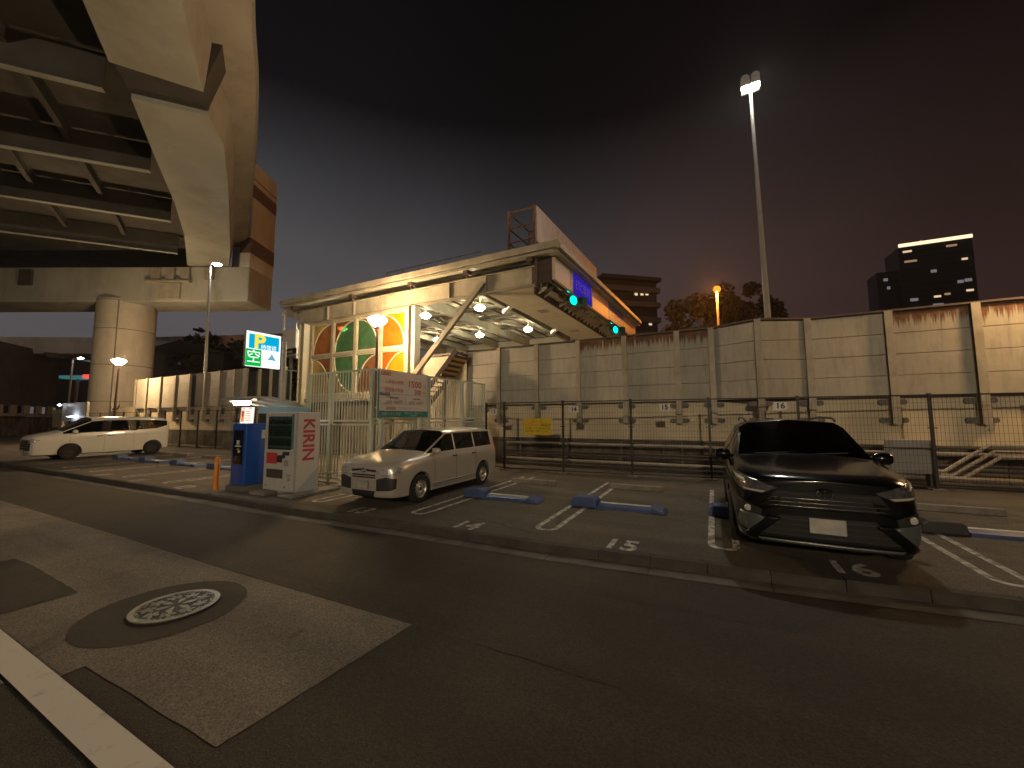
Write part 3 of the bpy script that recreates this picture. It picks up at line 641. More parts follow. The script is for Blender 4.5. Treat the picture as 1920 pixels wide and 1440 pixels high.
# ------------------------------------------------------------------ wheel stops and lock plates
STOPS = [(-4.25, 9.58, 1.25, 'empty bay 14'), (-1.70, 9.84, 1.22, 'empty bay 15'), (3.75, 10.05, 1.35, 'the bay right of the black car'),
         (-22.4, 9.6, 1.2, 'the bay beside the white minivan'), (-19.9, 9.6, 1.2, 'bay 9'), (-17.3, 9.6, 1.2, 'bay 10'), (-14.7, 9.6, 1.2, 'bay 11')]
s0 = None
for u, v, w, nm in STOPS:
    mb = MB(); mb.prism([(-0.075, 0), (0.075, 0), (0.06, 0.115), (-0.06, 0.115)], (-w / 2, 0, 0), Y, Z, (w, 0, 0))
    o = mb.build('wheel_stop', 'stop', None, bevel=0.012, loc=uvz(u, v, 0.002), rz=PH)
    tag(o, 'long concrete wheel stop lying at the back of %s' % nm, 'wheel stop', 'concrete wheel stops in the bays')
def lock_plate(u, v, label, dim=False):
    t = thing('lock_plate', label, 'lock plate', u, v, 0.003, rz=PH + R(2), group='blue flap locks in the bays')
    mb = MB(); mb.prism([(-0.26, 0), (0.26, 0), (0.24, 0.15), (0.18, 0.185), (-0.18, 0.185), (-0.25, 0.13)], (0.0, -0.17, 0), X, Z, (0, 0.36, 0)); mb.build('housing', 'dgrey' if dim else 'bluefl', t, bevel=0.02)
    mb = MB(); mb.prism([(-0.20, 0.0), (0.20, 0.0), (0.17, 0.05), (0.05, 0.085), (-0.05, 0.085), (-0.17, 0.05)], (0.27, 0.02, 0.0), Y, Z, (0.98, 0, 0)); mb.build('flap', 'bluefl', t, bevel=0.006)
    mb = MB(); mb.box(0.30, 1.22, -0.030, 0.062, 0.086, 0.0905); mb.build('reflective_strip', mat('pale_strip', (0.62, 0.66, 0.55), 0.5, var=0.2), t)
    mb = MB(); mb.prism([(1.25, 0), (1.50, 0), (1.44, 0.055), (1.25, 0.10)], (0, -0.20, 0), X, Z, (0, 0.44, 0)); mb.build('end_block', 'bluefl', t, bevel=0.012)
    return t
lock_plate(-4.70, 7.52, 'blue flap lock lying flat between the silver car and bay 14')
lock_plate(-2.30, 7.68, 'blue flap lock lying flat at the left edge of bay 15')
lock_plate(0.12, 7.98, 'blue flap lock half hidden by the black car')
lock_plate(2.95, 8.28, 'flap lock with a dark housing, right of the black car', True)
for i, (u, nm) in enumerate(((-23.5, 'bay beside the white minivan'), (-21.0, 'bay 9 on the far left'), (-18.4, 'bay 10'), (-15.8, 'bay 11'), (-13.3, 'bay 12, left of the orange bollard'))):
    lock_plate(u + 0.1, 7.75, 'blue flap lock across the middle of the %s' % nm if i < 2 else 'blue flap lock across the middle of %s' % nm)
# ------------------------------------------------------------------ vending machine on its blocks
vm = thing('vending_machine', 'white drinks vending machine with red lettering down its side, unlit display', 'vending machine', -9.43, 5.66, 0.0)
VW, VD, V0, V1 = 1.10, 0.62, 0.085, 1.88
mb = MB(); mb.box(0, VW, 0.06, VD, V0, V1); mb.build('cabinet', 'vend', vm, bevel=0.015)
mb = MB()  # door frame round the display and the lower panel
mb.box(0.0, VW, 0.0, 0.058, V0 + 0.02, 1.02); mb.box(0.0, 0.11, 0.0, 0.058, 1.02, V1 - 0.02); mb.box(0.98, VW, 0.0, 0.058, 1.02, V1 - 0.02); mb.box(0.11, 0.98, 0.0, 0.058, V1 - 0.10, V1 - 0.02)
mb.build('door', mat('vending_door', (0.46, 0.45, 0.42), 0.4, var=0.04), vm, bevel=0.006)
mb = MB(); mb.box(0.11, 0.98, 0.05, 0.0595, 1.02, V1 - 0.10); mb.build('display_back', mat('display_back_grey', (0.34, 0.36, 0.33), 0.6, var=0.1), vm)
mb = MB()
for z in (1.06, 1.28, 1.56): mb.box(0.115, 0.975, 0.006, 0.05, z, z + 0.045)
mb.build('shelf', 'white', vm)
mb = MB()
for z in (1.108, 1.328, 1.608):
    for i in range(9):
        cx = 0.17 + i * 0.093; h = 0.125 if i % 3 else 0.16; mb.lathe([(0.0, z), (0.026, z), (0.026, z + h * 0.7), (0.012, z + h * 0.9), (0.012, z + h), (0.0, z + h)], 10, (cx, 0.03, 0))
mb.build('sample_bottles', mat('dim_bottles', (0.22, 0.22, 0.19), 0.4, var=0.5, scale=11), vm, smooth=True)
mb = MB(); mb.box(0.115, 0.975, 0.001, 0.003, 1.025, V1 - 0.105); mb.build('display_window', 'vglass', vm)
mb = MB(); mb.box(0.98, 1.06, -0.004, 0.0, 1.05, V1 - 0.05); mb.build('edge_trim', mat('teal_trim', (0.07, 0.20, 0.20), 0.4), vm)
mb = MB(); mb.box(0.10, 0.50, -0.006, 0.0, 0.70, 0.95); mb.build('red_panel', 'red', vm)
mb = MB(); mb.box(0.52, 0.68, -0.03, 0.0, 0.74, 0.90); mb.box(0.70, 0.78, -0.02, 0.0, 0.83, 0.98); mb.box(0.80, 0.93, -0.015, 0.0, 0.90, 0.98); mb.build('coin_unit', 'dgrey', vm, bevel=0.006)
mb = MB(); mb.box(0.75, 0.90, -0.008, 0.0, 0.66, 0.80); mb.build('price_display', 'grey', vm)
mb = MB(); mb.box(0.14, 0.72, -0.02, 0.0, 0.38, 0.58); mb.build('delivery_flap', mat('smoked_flap', (0.07, 0.06, 0.05), 0.3), vm, bevel=0.008)
mb = MB(); mb.box(0.90, 0.98, -0.012, 0.0, 0.34, 0.42); mb.box(0.86, 1.0, -0.006, 0.0, 0.44, 0.48); mb.tube([(0.12, 0, 0.2), (0.12, -0.012, 0.2)], 0.03, 12); mb.tube([(0.80, 0, 0.2), (0.80, -0.012, 0.2)], 0.03, 12); mb.build('lock', 'grey', vm)
mb = MB(); mb.box(0.02, VW - 0.02, 0.05, VD - 0.03, V0 - 0.05, V0 - 0.002); mb.build('plinth', 'grey', vm)
mb = MB(); mb.prism([(0.0, V0), (VD - 0.065, V0), (VD - 0.065, 0.62)], (VW + 0.0015, 0.062, 0), Y, Z, (0.002, 0, 0)); mb.build('side_stripe', mat('side_grey_print', (0.47, 0.48, 0.45), 0.4, var=0.03), vm)
mb = MB(); mb.text('KIRIN', 0.40, (VW + 0.001, 0.325, 1.245), (0, 0, -1), (0, 1, 0), bold=0.010, sx=0.96); mb.build('lettering', mat('red_side_print', (0.52, 0.07, 0.07), 0.45, var=0.03), vm)
for i, (u0, u1, v0, v1, z1, m) in enumerate(((-9.55, -8.95, 5.42, 5.72, 0.075, 'dark'), (-8.62, -8.12, 5.5, 6.75, 0.072, 'dark'))):
    mb = MB(); mb.box(0, u1 - u0, 0, v1 - v0, 0, z1)
    o = mb.build('base_block', 'stop', None, bevel=0.015, loc=uvz(u0, v0, 0.005), rz=PH)
    tag(o, ('short concrete block under the left front foot of the vending machine', 'long concrete block under the lettered side of the vending machine')[i], 'block', 'blocks under the vending machine')

# ------------------------------------------------------------------ pay machine, shelter, bollard
pm = thing('pay_machine', 'blue parking pay machine with a lit tariff panel on top, on a round concrete base', 'pay machine', -10.45, 5.98, 0.0)
mb = MB(); mb.lathe([(0.0, 0.004), (0.52, 0.004), (0.52, 0.10), (0.50, 0.115), (0.0, 0.115)], 40); mb.build('base', 'gutter', pm, smooth=True)
mb = MB(); pts = [(-0.30, -0.34), (0.27, -0.34), (0.30, -0.31)]
for k in range(9):
    a = R(0 + 180 * k / 8); pts.append((0.34 * math.cos(a) - 0.0, 0.12 + 0.27 * math.sin(a)))
pts.append((-0.30, -0.31)); mb.prism(pts, (0, 0, 0.116), X, Y, (0, 0, 1.50)); mb.build('body', 'blue', pm, bevel=0.012, smooth=True)
mb = MB(); mb.box(-0.21, 0.18, -0.355, -0.345, 0.62, 1.45); mb.build('control_panel', mat('black_panel', (0.008, 0.008, 0.009), 0.15), pm, bevel=0.004)
mb = MB(); mb.box(-0.02, 0.06, -0.385, -0.356, 1.10, 1.20); mb.box(-0.06, 0.15, -0.40, -0.356, 1.045, 1.075); mb.tube([(0.06, -0.356, 0.93), (0.06, -0.375, 0.93)], 0.035, 12); mb.build('ticket_slot', 'white', pm, bevel=0.004)
mb = MB(); mb.box(-0.03, 0.06, -0.37, -0.356, 0.97, 1.0); mb.build('button', mat('amber_button', (0.5, 0.25, 0.08), 0.4), pm)
mb = MB(); mb.prism([(-0.27, 1.62), (0.24, 1.62), (0.27, 2.02), (-0.22, 2.02)], (0, -0.20, 0), X, Z, (0, 0.04, 0)); mb.build('tariff_panel', 'e_pay', pm)
mb = MB(); mb.prism([(-0.235, 1.66), (-0.10, 1.66), (-0.08, 1.94), (-0.215, 1.94)], (0, -0.2025, 0), X, Z, (0, 0.001, 0)); mb.build('tariff_block', 'e_payo', pm)
mb = MB(); mb.prism([(-0.19, 1.79), (-0.12, 1.79), (-0.115, 1.92), (-0.18, 1.92)], (0, -0.2040, 0), X, Z, (0, 0.001, 0))
for k in range(5): mb.box(-0.04, 0.18, -0.2035, -0.2025, 1.69 + k * 0.055, 1.692 + k * 0.055 + 0.008)
mb.box(-0.16, -0.06, -0.2035, -0.2025, 1.985, 1.998); mb.box(0.12, 0.22, -0.2035, -0.2025, 1.985, 1.998); mb.build('tariff_print', 'e_payr', pm)
mb = MB(); mb.box(0.341, 0.345, 0.0, 0.24, 1.24, 1.45); mb.build('notice', 'cream', pm)
mb = MB(); mb.box(0.345, 0.347, 0.08, 0.16, 1.29, 1.37); mb.build('notice_print', 'ink', pm)
sh = thing('pay_shelter', 'light blue steel shelter with a curved roof and a lit lamp over the pay machine', 'shelter', -11.15, 5.5, 0.0)
prof = [(0.0, 2.22), (0.10, 2.275), (0.5, 2.28), (1.0, 2.20), (1.42, 2.08), (1.52, 2.02), (1.55, 1.92)]
mb = MB(); w = 1.35
vs = []
for x in (0, w):
    for y, z in prof: vs += [(x, y, z), (x, y, z - 0.045)]
n = len(prof); fs = []
for i in range(n - 1):
    a = 2 * i; b = 2 * n + 2 * i
    fs += [(a, a + 2, b + 2, b), (a + 1, b + 1, b + 3, a + 3), (a, a + 1, a + 3, a + 2), (b, b + 2, b + 3, b + 1)]
fs += [(0, 2 * n, 2 * n + 1, 1), (2 * n - 2, 2 * n - 1, 4 * n - 1, 4 * n - 2)]
mb.add(vs, fs); mb.build('roof', 'gal', sh)
mb = MB(); mb.box(0.02, w - 0.02, 1.50, 1.53, 0.3, 2.0); mb.build('back_panel', 'ltblue', sh)
for x in (0.06, w - 0.06):
    mb = MB(); mb.tube([(x, 1.46, 0), (x, 1.46, 1.80), (x, 1.42, 1.95), (x, 1.3, 2.05), (x, 0.2, 2.205)], 0.035, 8); mb.build('frame_tube', 'cream', sh, smooth=True)
mb = MB(); mb.box(w - 0.02, w + 0.015, 0.2, 1.5, 1.86, 2.03); mb.build('side_fascia', 'ltblue', sh)
mb = MB(); mb.tube([(0.18, 0.28, 2.13), (0.78, 0.28, 2.13)], 0.05, 10); mb.build('lamp', 'e_shel', sh, smooth=True)
bo = thing('bollard', 'orange cylindrical bollard at the kerb end, left of the pay machine', 'bollard', -10.92, 5.42, 0.0)
mb = MB(); mb.lathe([(0.0, 0.0), (0.058, 0.0), (0.058, 0.74), (0.045, 0.78), (0.0, 0.79)], 20); mb.build('post', 'orange', bo, smooth=True)
mb = MB(); mb.lathe([(0.0585, 0.60), (0.0600, 0.60), (0.0600, 0.66), (0.0585, 0.66)], 20); mb.build('reflective_band', mat('orange_band', (0.75, 0.36, 0.10), 0.3), bo, smooth=True)

# ------------------------------------------------------------------ lit parking sign on its pole
ps = thing('parking_sign', 'lit blue and white parking sign with a big yellow P on a grey pole', 'sign', -11.5, 6.74, 3.70)
mb = MB(); mb.box(-0.11, -0.004, -0.50, 0.50, -0.51, 0.51); mb.build('case', 'grey', ps, bevel=0.02)
mb = MB(); mb.box(-0.003, 0.0, -0.49, 0.49, -0.50, 0.50); mb.build('lit_face', 'e_signw', ps)
mb = MB(); mb.box(0.001, 0.003, -0.42, 0.44, 0.02, 0.43); mb.build('blue_field', 'e_signb', ps)
mb = MB(); mb.text('P', 0.56, (0.003, -0.13, 0.215), Y, Z, bold=0.02, sx=1.1); mb.build('lettering', 'e_signy', ps)
mb = MB(); mb.text('時間貸', 0.15, (0.0035, 0.14, 0.085), Y, Z); mb.build('small_lettering', 'e_signw', ps)
mb = MB(); mb.box(0.001, 0.003, -0.49, -0.06, -0.48, 0.0); mb.build('green_field', 'e_signg', ps)
mb = MB(); mb.text('空', 0.40, (0.003, -0.275, -0.235), Y, Z); mb.build('vacancy_lettering', 'e_signw', ps)
mb = MB(); c = (0.24, -0.20); P3 = [(c[0] + 0.17 * math.cos(R(90 + 120 * k)), c[1] + 0.15 * math.sin(R(90 + 120 * k))) for k in range(3)]; tri = []
for i in range(3):
    a = Vector(P3[i]); b = Vector(P3[(i + 1) % 3]); m_ = (a + b) / 2 * 0.62 + Vector(c) * 0.38
    for t in range(8):
        t /= 8; tri.append(tuple(a * (1 - t) ** 2 + m_ * 2 * t * (1 - t) + b * t * t))
mb.prism(tri, (0.0008, 0, 0), Y, Z, (0.002, 0, 0)); mb.box(0.001, 0.003, 0.15, 0.33, -0.335, -0.325); mb.build('logo', 'e_signl', ps)
mb = MB(); mb.tube([(-0.06, 0.62, -3.7), (-0.06, 0.62, 0.35)], 0.085, 14); mb.build('pole', 'gal', ps, smooth=True)
mb = MB(); mb.box(-0.09, -0.03, 0.50, 0.62, 0.2, 0.26); mb.box(-0.09, -0.03, 0.50, 0.62, -0.35, -0.29); mb.tube([(-0.06, 0.62, -0.5), (-0.02, 1.1, -0.48)], 0.02, 6); mb.build('bracket', 'gal', ps)
# ------------------------------------------------------------------ palisade enclosure and price board
def palisade(name, label, pts, posts, split, H=2.97, step=0.105):
    """two stacked panels of upright bars between posts; pts = corner line, split = height of the double rail"""
    root = thing(name, label, 'fence')
    for (u, v) in posts:
        mb = MB(); mb.box(u - 0.04, u + 0.04, v - 0.04, v + 0.04, 0, H + 0.02); mb.build('post', 'pal', root, bevel=0.006)
    for (a, b), (c, d) in zip(pts, pts[1:]):
        p = Vector((a, b, 0)); q = Vector((c, d, 0)); n = int((q - p).length / step)
        for z0, z1 in ((0.16, split - 0.05), (split + 0.05, H)):
            mb = MB()
            for k in range(1, n):
                w = p.lerp(q, k / n); mb.box(w.x - 0.010, w.x + 0.010, w.y - 0.010, w.y + 0.010, z0, z1)
            mb.bar(p + Z_(z0), q + Z_(z0), 0.03, 0.05); mb.bar(p + Z_(z1), q + Z_(z1), 0.03, 0.05)
            mb.build('bar_panel', 'pal', root)
    return root
palisade('palisade_fence', 'pale green steel bar fence facing the road between the vending machine and the silver car', [(-10.1, 7.22), (-9.14, 7.20), (-7.62, 7.19)], [(-10.1, 7.22), (-9.12, 7.19), (-7.62, 7.19)], 1.62)
palisade('palisade_fence', 'pale steel bar fence running back beside the silver car, behind the price board', [(-7.60, 7.23), (-7.55, 9.3), (-7.5, 12.42)], [(-7.55, 9.3), (-7.52, 11.0), (-7.5, 12.42)], 1.66)
gt = thing('gate_rail', 'low pale steel rails crossing the foot of the bar fence', 'rail')
for a_, b_ in (((-10.1, 7.13, 0.20), (-7.7, 7.12, 0.42)), ((-10.0, 7.13, 0.06), (-7.7, 7.12, 0.05))):
    mb = MB(); mb.bar(a_, b_, 0.03, 0.045); mb.build('rail', 'pal', gt)
pb = thing('price_board', 'white parking price board with red figures and a teal foot band', 'sign', -7.42, 8.17, 2.36)
mb = MB(); mb.box(-0.03, 0.0, -0.94, 0.94, -0.61, 0.61); mb.build('board', mat('board_white', (0.66, 0.60, 0.53), 0.4, var=0.03), pb, bevel=0.004)
mb = MB(); mb.box(0.001, 0.003, -0.93, 0.93, -0.605, -0.44); mb.build('foot_band', 'teal', pb)
mb = MB(); mb.box(0.001, 0.003, -0.90, -0.56, 0.47, 0.57)
mb.text('1500', 0.25, (0.002, 0.36, 0.295), Y, Z, bold=0.005, sx=1.15); mb.text('円', 0.12, (0.002, 0.80, 0.25), Y, Z)
mb.text('300', 0.19, (0.002, 0.50, 0.08), Y, Z, bold=0.004); mb.text('円', 0.12, (0.002, 0.78, 0.06), Y, Z)
mb.text('入庫後12時間', 0.115, (0.002, -0.42, 0.31), Y, Z); mb.text('夜間最大料金', 0.115, (0.002, -0.42, 0.10), Y, Z); mb.build('lettering', 'redsoft', pb)
mb = MB(); mb.box(0.001, 0.003, -0.92, -0.58, -0.045, 0.04); mb.build('tariff_tag', 'purple', pb)
mb = MB(); mb.text('最大料金', 0.075, (0.0035, -0.73, 0.52), Y, Z); mb.text('通常料金', 0.068, (0.0035, -0.75, -0.002), Y, Z)
mb.text('お困りのときは', 0.10, (0.0035, -0.52, -0.522), Y, Z); mb.text('管理会社までご連絡ください', 0.06, (0.0035, 0.36, -0.50), Y, Z); mb.text('二十四時間受付', 0.05, (0.0035, 0.30, -0.565), Y, Z); mb.build('white_lettering', mat('board_light_print', (0.62, 0.66, 0.60), 0.5, var=0.03), pb)
mb = MB(); mb.box(0.001, 0.0025, -0.56, 0.88, -0.006, 0.002); mb.box(0.001, 0.0025, 0.01, 0.018, -0.30, -0.04)
mb.text('8:00-20:00', 0.075, (0.002, -0.42, -0.10), Y, Z, bold=0.002); mb.text('20:00-8:00', 0.075, (0.002, 0.45, -0.10), Y, Z, bold=0.002)
mb.text('12分 100円', 0.13, (0.002, -0.43, -0.22), Y, Z); mb.text('60分 100円', 0.13, (0.002, 0.44, -0.22), Y, Z); mb.build('small_lettering', 'ink', pb)
mb = MB(); mb.box(0.001, 0.003, -0.70, -0.35, -0.41, -0.33); mb.text('ご利用前に料金をお確かめください', 0.05, (0.002, 0.1, -0.36), Y, Z); mb.build('notice_print', mat('board_pink_print', (0.48, 0.30, 0.24), 0.5, var=0.03), pb)
mb = MB(); mb.box(-0.045, 0.0, -0.955, -0.94, -0.62, 0.62); mb.box(-0.045, 0.0, 0.94, 0.955, -0.62, 0.62); mb.box(-0.045, 0.0, -0.94, 0.94, 0.61, 0.622); mb.build('frame', 'teal', pb)
for y in (-0.78, 0.68):
    mb = MB(); mb.box(-0.10, -0.032, y - 0.06, y + 0.06, -2.36, 0.5); mb.build('post', 'pal', pb, bevel=0.006)

# ------------------------------------------------------------------ emergency stair inside the enclosure
es = thing('emergency_stair', 'steel stair with a yellow and black striped underside, climbing beside the toll canopy', 'stair')
def flight(a, b, w, n, m='creamd', name='flight', rail=True):
    a = Vector(a); b = Vector(b); d = (b - a); side = Vector((d.x, d.y, 0)).normalized().cross(Vector((0, 0, 1))) * (w / 2)
    mb = MB()
    for s in (-1, 1): mb.bar(a + side * s, b + side * s, 0.025, 0.2)
    for k in range(n):
        p = a + d * ((k + 0.5) / n); h = Vector((d.x, d.y, 0)).normalized() * 0.13
        mb.add([p - side - h, p + side - h, p + side + h, p - side + h, p - side - h - Z_(0.02), p + side - h - Z_(0.02), p + side + h - Z_(0.02), p - side + h - Z_(0.02)], [(0, 1, 2, 3), (7, 6, 5, 4), (0, 4, 5, 1), (1, 5, 6, 2), (2, 6, 7, 3), (3, 7, 4, 0)])
    mb.build(name, m, es)
    if not rail: return
    mb = MB()
    for s in (-1, 1):
        mb.bar(a + side * s + Z_(1.0), b + side * s + Z_(1.0), 0.035); mb.bar(a + side * s + Z_(0.55), b + side * s + Z_(0.55), 0.025)
        for k in range(5): p = a + d * k / 4 + side * s; mb.bar(p, p + Z_(1.0), 0.03)
    mb.build('handrail', m, es)
flight((-8.3, 12.0, 0.05), (-11.0, 11.9, 2.2), 0.8, 11)
flight((-11.0, 13.1, 2.2), (-9.0, 13.2, 4.45), 0.85, 12, 'brownst', rail=False)
mb = MB(); mb.box(-12.0, -11.0, 11.4, 13.6, 2.14, 2.2); mb.build('landing', 'creamd', es)
for u, v, z in ((-11.95, 11.45, 2.14), (-11.05, 11.45, 2.14), (-11.95, 13.55, 2.14), (-9.6, 12.85, 3.9)):
    mb = MB(); mb.box(u - 0.05, u + 0.05, v - 0.05, v + 0.05, 0, z); mb.build('column', 'brownst' if u > -10 else 'creamd', es)
mb = MB(); mb.k = 0
a = Vector((-9.75, 12.66, 3.35)); b = Vector((-9.0, 12.70, 4.25)); d = (b - a); nrm = Vector((-d.z, 0, d.x)).normalized()
for k in range(10):
    mb.k = k % 2; p = a + d * k / 10; q = a + d * (k + 1) / 10
    mb.add([p + nrm * -0.02, q + nrm * -0.02, q + Vector((0, 0.95, 0)) + nrm * -0.02, p + Vector((0, 0.95, 0)) + nrm * -0.02], [(0, 1, 2, 3)])
mb.build('striped_panel', [mat('hazard_yellow', (0.45, 0.25, 0.02), 0.5), 'inkb'], es)

# ------------------------------------------------------------------ globe street lamps, the last one assumed out of view
def globe_lamp(u, v, label, h=5.95, box=False, m='e_globe'):
    t = thing('street_lamp', label, 'street lamp', u, v, 0, group='warm globe street lamps along the lot')
    mb = MB(); mb.lathe([(0.0, 0.0), (0.14, 0.0), (0.14, 0.02), (0.095, 0.03), (0.09, 0.9), (0.075, 0.95), (0.05, h - 0.42), (0.075, h - 0.36), (0.12, h - 0.28), (0.0, h - 0.27)], 16); mb.build('pole', 'purpl_pole', t, smooth=True)
    mb = MB(); mb.lathe([(0.0, h - 0.262), (0.14, h - 0.262), (0.28, h - 0.13), (0.405, h + 0.03), (0.40, h + 0.055), (0.30, h + 0.12), (0.15, h + 0.19), (0.0, h + 0.21)], 28); mb.build('lamp_bowl', m, t, smooth=True)
    mb = MB(); mb.lathe([(0.05, h + 0.205), (0.06, h + 0.23), (0.0, h + 0.26)], 12); mb.build('finial', 'purpl_pole', t, smooth=True)
    if box:
        mb = MB(); mb.box(-0.30, -0.08, -0.12, 0.10, 1.75, 2.35); mb.build('control_box', 'grey', t, bevel=0.02)
        for s in (-1, 1):
            mb = MB(); mb.tube([(s * 0.05, 0, 2.45), (s * 0.4, 0, 2.5), (s * 0.62, 0, 2.68), (s * 0.7, 0, 2.95)], [0.05, 0.05, 0.04, 0.02], 8); mb.build('crescent_bracket', 'purpl_pole', t, smooth=True)
    return t
globe_lamp(-12.73, 12.2, 'warm bowl street lamp in front of the stained glass side of the toll canopy')
globe_lamp(-38.3, 12.2, 'warm bowl street lamp in front of the round viaduct column', box=True)
globe_lamp(7.8, 13.0, 'assumed warm bowl street lamp, out of view past the right end of the lot', m='e_assumed')  # unseen lamp, assumed and added to light the right part of the wall

# ------------------------------------------------------------------ tall lamps behind the wall, plus an unseen fill mast
mt = thing('mast_lamp', 'tall pale steel mast with twin white floodlights rising behind the noise barrier', 'street lamp', 1.82, 15.05, 0, rz=PH)
mt.rotation_euler = (0, R(-0.75), PH)
mb = MB(); mb.tube([(0, 0, 0), (0, 0, 4), (0, 0, 12.95)], [0.115, 0.10, 0.042], 14); mb.build('pole', mat('mast_grey', (0.22, 0.215, 0.21), 0.5, var=0.08), mt, smooth=True)
mb = MB(); mb.box(-0.27, 0.27, -0.16, 0.10, 12.98, 13.05); mb.build('crossarm', 'gal', mt)
for s in (-1, 1):
    mb = MB(); mb.prism([(-0.13, 0.0), (0.13, 0.0), (0.13, 0.34), (0.06, 0.42), (-0.06, 0.42), (-0.13, 0.34)], (s * 0.15, -0.24, 13.05), X, Z, (0, 0.28, 0)); hd = mb.build('floodlight', 'grey', mt, bevel=0.02)
    mb = MB(); mb.lathe([(0.0, 0.0), (0.125, 0.0), (0.115, -0.05), (0.06, -0.08), (0.0, -0.085)], 20, (s * 0.15, -0.12, 13.04)); mb.build('lamp_lens', 'e_mast', hd, smooth=True)
nm_ = thing('mast_lamp', 'tall pale mast with twin warm floodlights added unseen behind the camera as fill light', 'street lamp', 5.0, -26.0, 0)  # mast added out of view to light the wall and road from the front
NH = 10.0
mb = MB(); mb.tube([(0, 0, 0), (0, 0, 4), (0, 0, NH - 0.05)], [0.135, 0.12, 0.055], 14); mb.build('pole', 'gal', nm_, smooth=True)
mb = MB(); mb.box(-0.27, 0.27, -0.1, 0.16, NH - 0.02, NH + 0.05); mb.build('crossarm', 'gal', nm_)
for s in (-1, 1):
    mb = MB(); mb.prism([(-0.13, 0.0), (0.13, 0.0), (0.13, 0.34), (0.06, 0.42), (-0.06, 0.42), (-0.13, 0.34)], (s * 0.15, -0.04, NH + 0.05), X, Z, (0, 0.28, 0)); hd = mb.build('floodlight', 'grey', nm_, bevel=0.02)
    mb = MB(); mb.lathe([(0.0, 0.0), (0.09, 0.02), (0.13, 0.12), (0.10, 0.24), (0.0, 0.30)], 20, (s * 0.15, 0.40, NH + 0.05)); mb.build('lamp_lens', 'e_near_fill', hd, smooth=True)
ol = thing('street_lamp', 'orange sodium ball lamp on a slim pole in front of the dark trees', 'street lamp', 0, 0, 0)
ol.location = (20.4, 38, 0)
ld = bpy.data.lights.new('sodium_bulb', 'POINT'); ld.energy = 7000; ld.color = (1.0, 0.33, 0.04); ld.shadow_soft_size = 0.12
lo = bpy.data.objects.new('sodium_bulb', ld); COL.objects.link(lo); lo.parent = ol; lo.location = (-0.30, -0.45, 14.2)
mb = MB(); mb.tube([(0, 0, 0), (0, 0, 14.1)], [0.17, 0.12], 10); mb.build('pole', 'creamd', ol, smooth=True)
mb = MB(); mb.lathe([(0.0, 14.08), (0.25, 14.14), (0.37, 14.4), (0.25, 14.66), (0.0, 14.74)], 20); mb.build('lamp_globe', 'e_orange', ol, smooth=True)
wl = thing('street_lamp', 'white street lamp on a tall grey pole beside the viaduct crossbeam', 'street lamp', 0, 0, 0)
wl.location = (-22.2, 28.3, 0); wl.rotation_euler = (0, R(-0.9), 0)
mb = MB(); mb.tube([(0, 0, 0), (0, 0, 13.0), (0.06, 0, 13.2), (0.2, 0, 13.25)], [0.14, 0.07, 0.06, 0.05], 10); mb.build('pole', 'gal', wl, smooth=True)
mb = MB(); mb.lathe([(0.0, -0.10), (0.2, -0.07), (0.27, 0.0), (0.0, 0.001)], 16, (0.48, 0, 13.22)); lh = mb.build('lamp_lens', 'e_white', wl, smooth=True)
mb = MB(); mb.lathe([(0.29, 0.0), (0.31, 0.02), (0.2, 0.12), (0.0, 0.15)], 16, (0.48, 0, 13.225)); mb.build('lamp_hood', 'gal', wl, smooth=True)

# ------------------------------------------------------------------ toll canopy
tc_ = thing('toll_canopy', 'cream steel toll gate canopy with stained glass side panels and lane signs along its front', 'toll gate', 0, 0, 0)
UL, UR, VN, VF, ZR = -21.8, -5.25, 13.9, 27.6, 8.42
def fx(v): return -5.2 + 0.055 * (v - 13.9)
mb = MB()   # corrugated roof sheet
n = 60
for (za, t) in ((ZR, 0.0),):
    vs = []; N = 2 * n
    for i in range(N + 1):
        v = VN - 0.25 + (VF - VN + 0.5) * i / N; z = ZR + (0.05 if i % 2 else 0.0); vs += [(UL, v, z - 0.12), (fx(v) + 0.15, v, z)]
    mb.add(vs, [(2 * i, 2 * i + 1, 2 * i + 3, 2 * i + 2) for i in range(N)])
mb.build('roof_sheet', 'creamd', tc_)
mb = MB(); mb.box(UL - 0.1, UR + 0.3, VN - 0.32, VN - 0.24, ZR - 0.20, ZR + 0.07); mb.build('side_fascia', 'creamd', tc_, bevel=0.01)
mb = MB()   # eaves gutter under the fascia
mb.prism([(0, 0), (0.28, 0), (0.28, 0.03), (0.03, 0.03), (0.0, 0.10)], (UL, VN - 0.30, ZR - 0.36), Y, Z, (UR - UL + 0.1, 0, 0)); mb.build('side_gutter', 'creamd', tc_)
mb = MB(); p0 = Vector((fx(VN - 0.3) + 0.28, VN - 0.3, ZR - 0.16)); p1 = Vector((fx(VF) + 0.28, VF + 0.2, ZR - 0.16)); mb.bar(p0, p1, 0.16, 0.20); mb.bar(p0 + Vector((-0.25, 0, -0.2)), p1 + Vector((-0.25, 0, -0.2)), 0.45, 0.04); mb.build('front_gutter', 'creamd', tc_, bevel=0.02)
mb = MB()
for i in range(64):
    v = VN - 0.2 + (VF - VN + 0.3) * i / 63; mb.box(fx(v) + 0.02, fx(v) + 0.22, v - 0.045, v + 0.045, ZR - 0.02, ZR + 0.12)
mb.build('corrugated_edge', 'cream', tc_)
mb = MB()   # main girder on the near side, a lower beam at each frame
mb.ibeam((-20.6, VN + 0.12, 7.38), (-6.05, VN + 0.12, 7.38), 0.3, 0.78, 0.03)
for u in (-18.2, -16.2, -14.3, -10.2, -8.3): mb.box(u - 0.015, u + 0.015, VN - 0.02, VN + 0.26, 7.02, 7.74)
mb.build('near_girder', 'creamd', tc_)
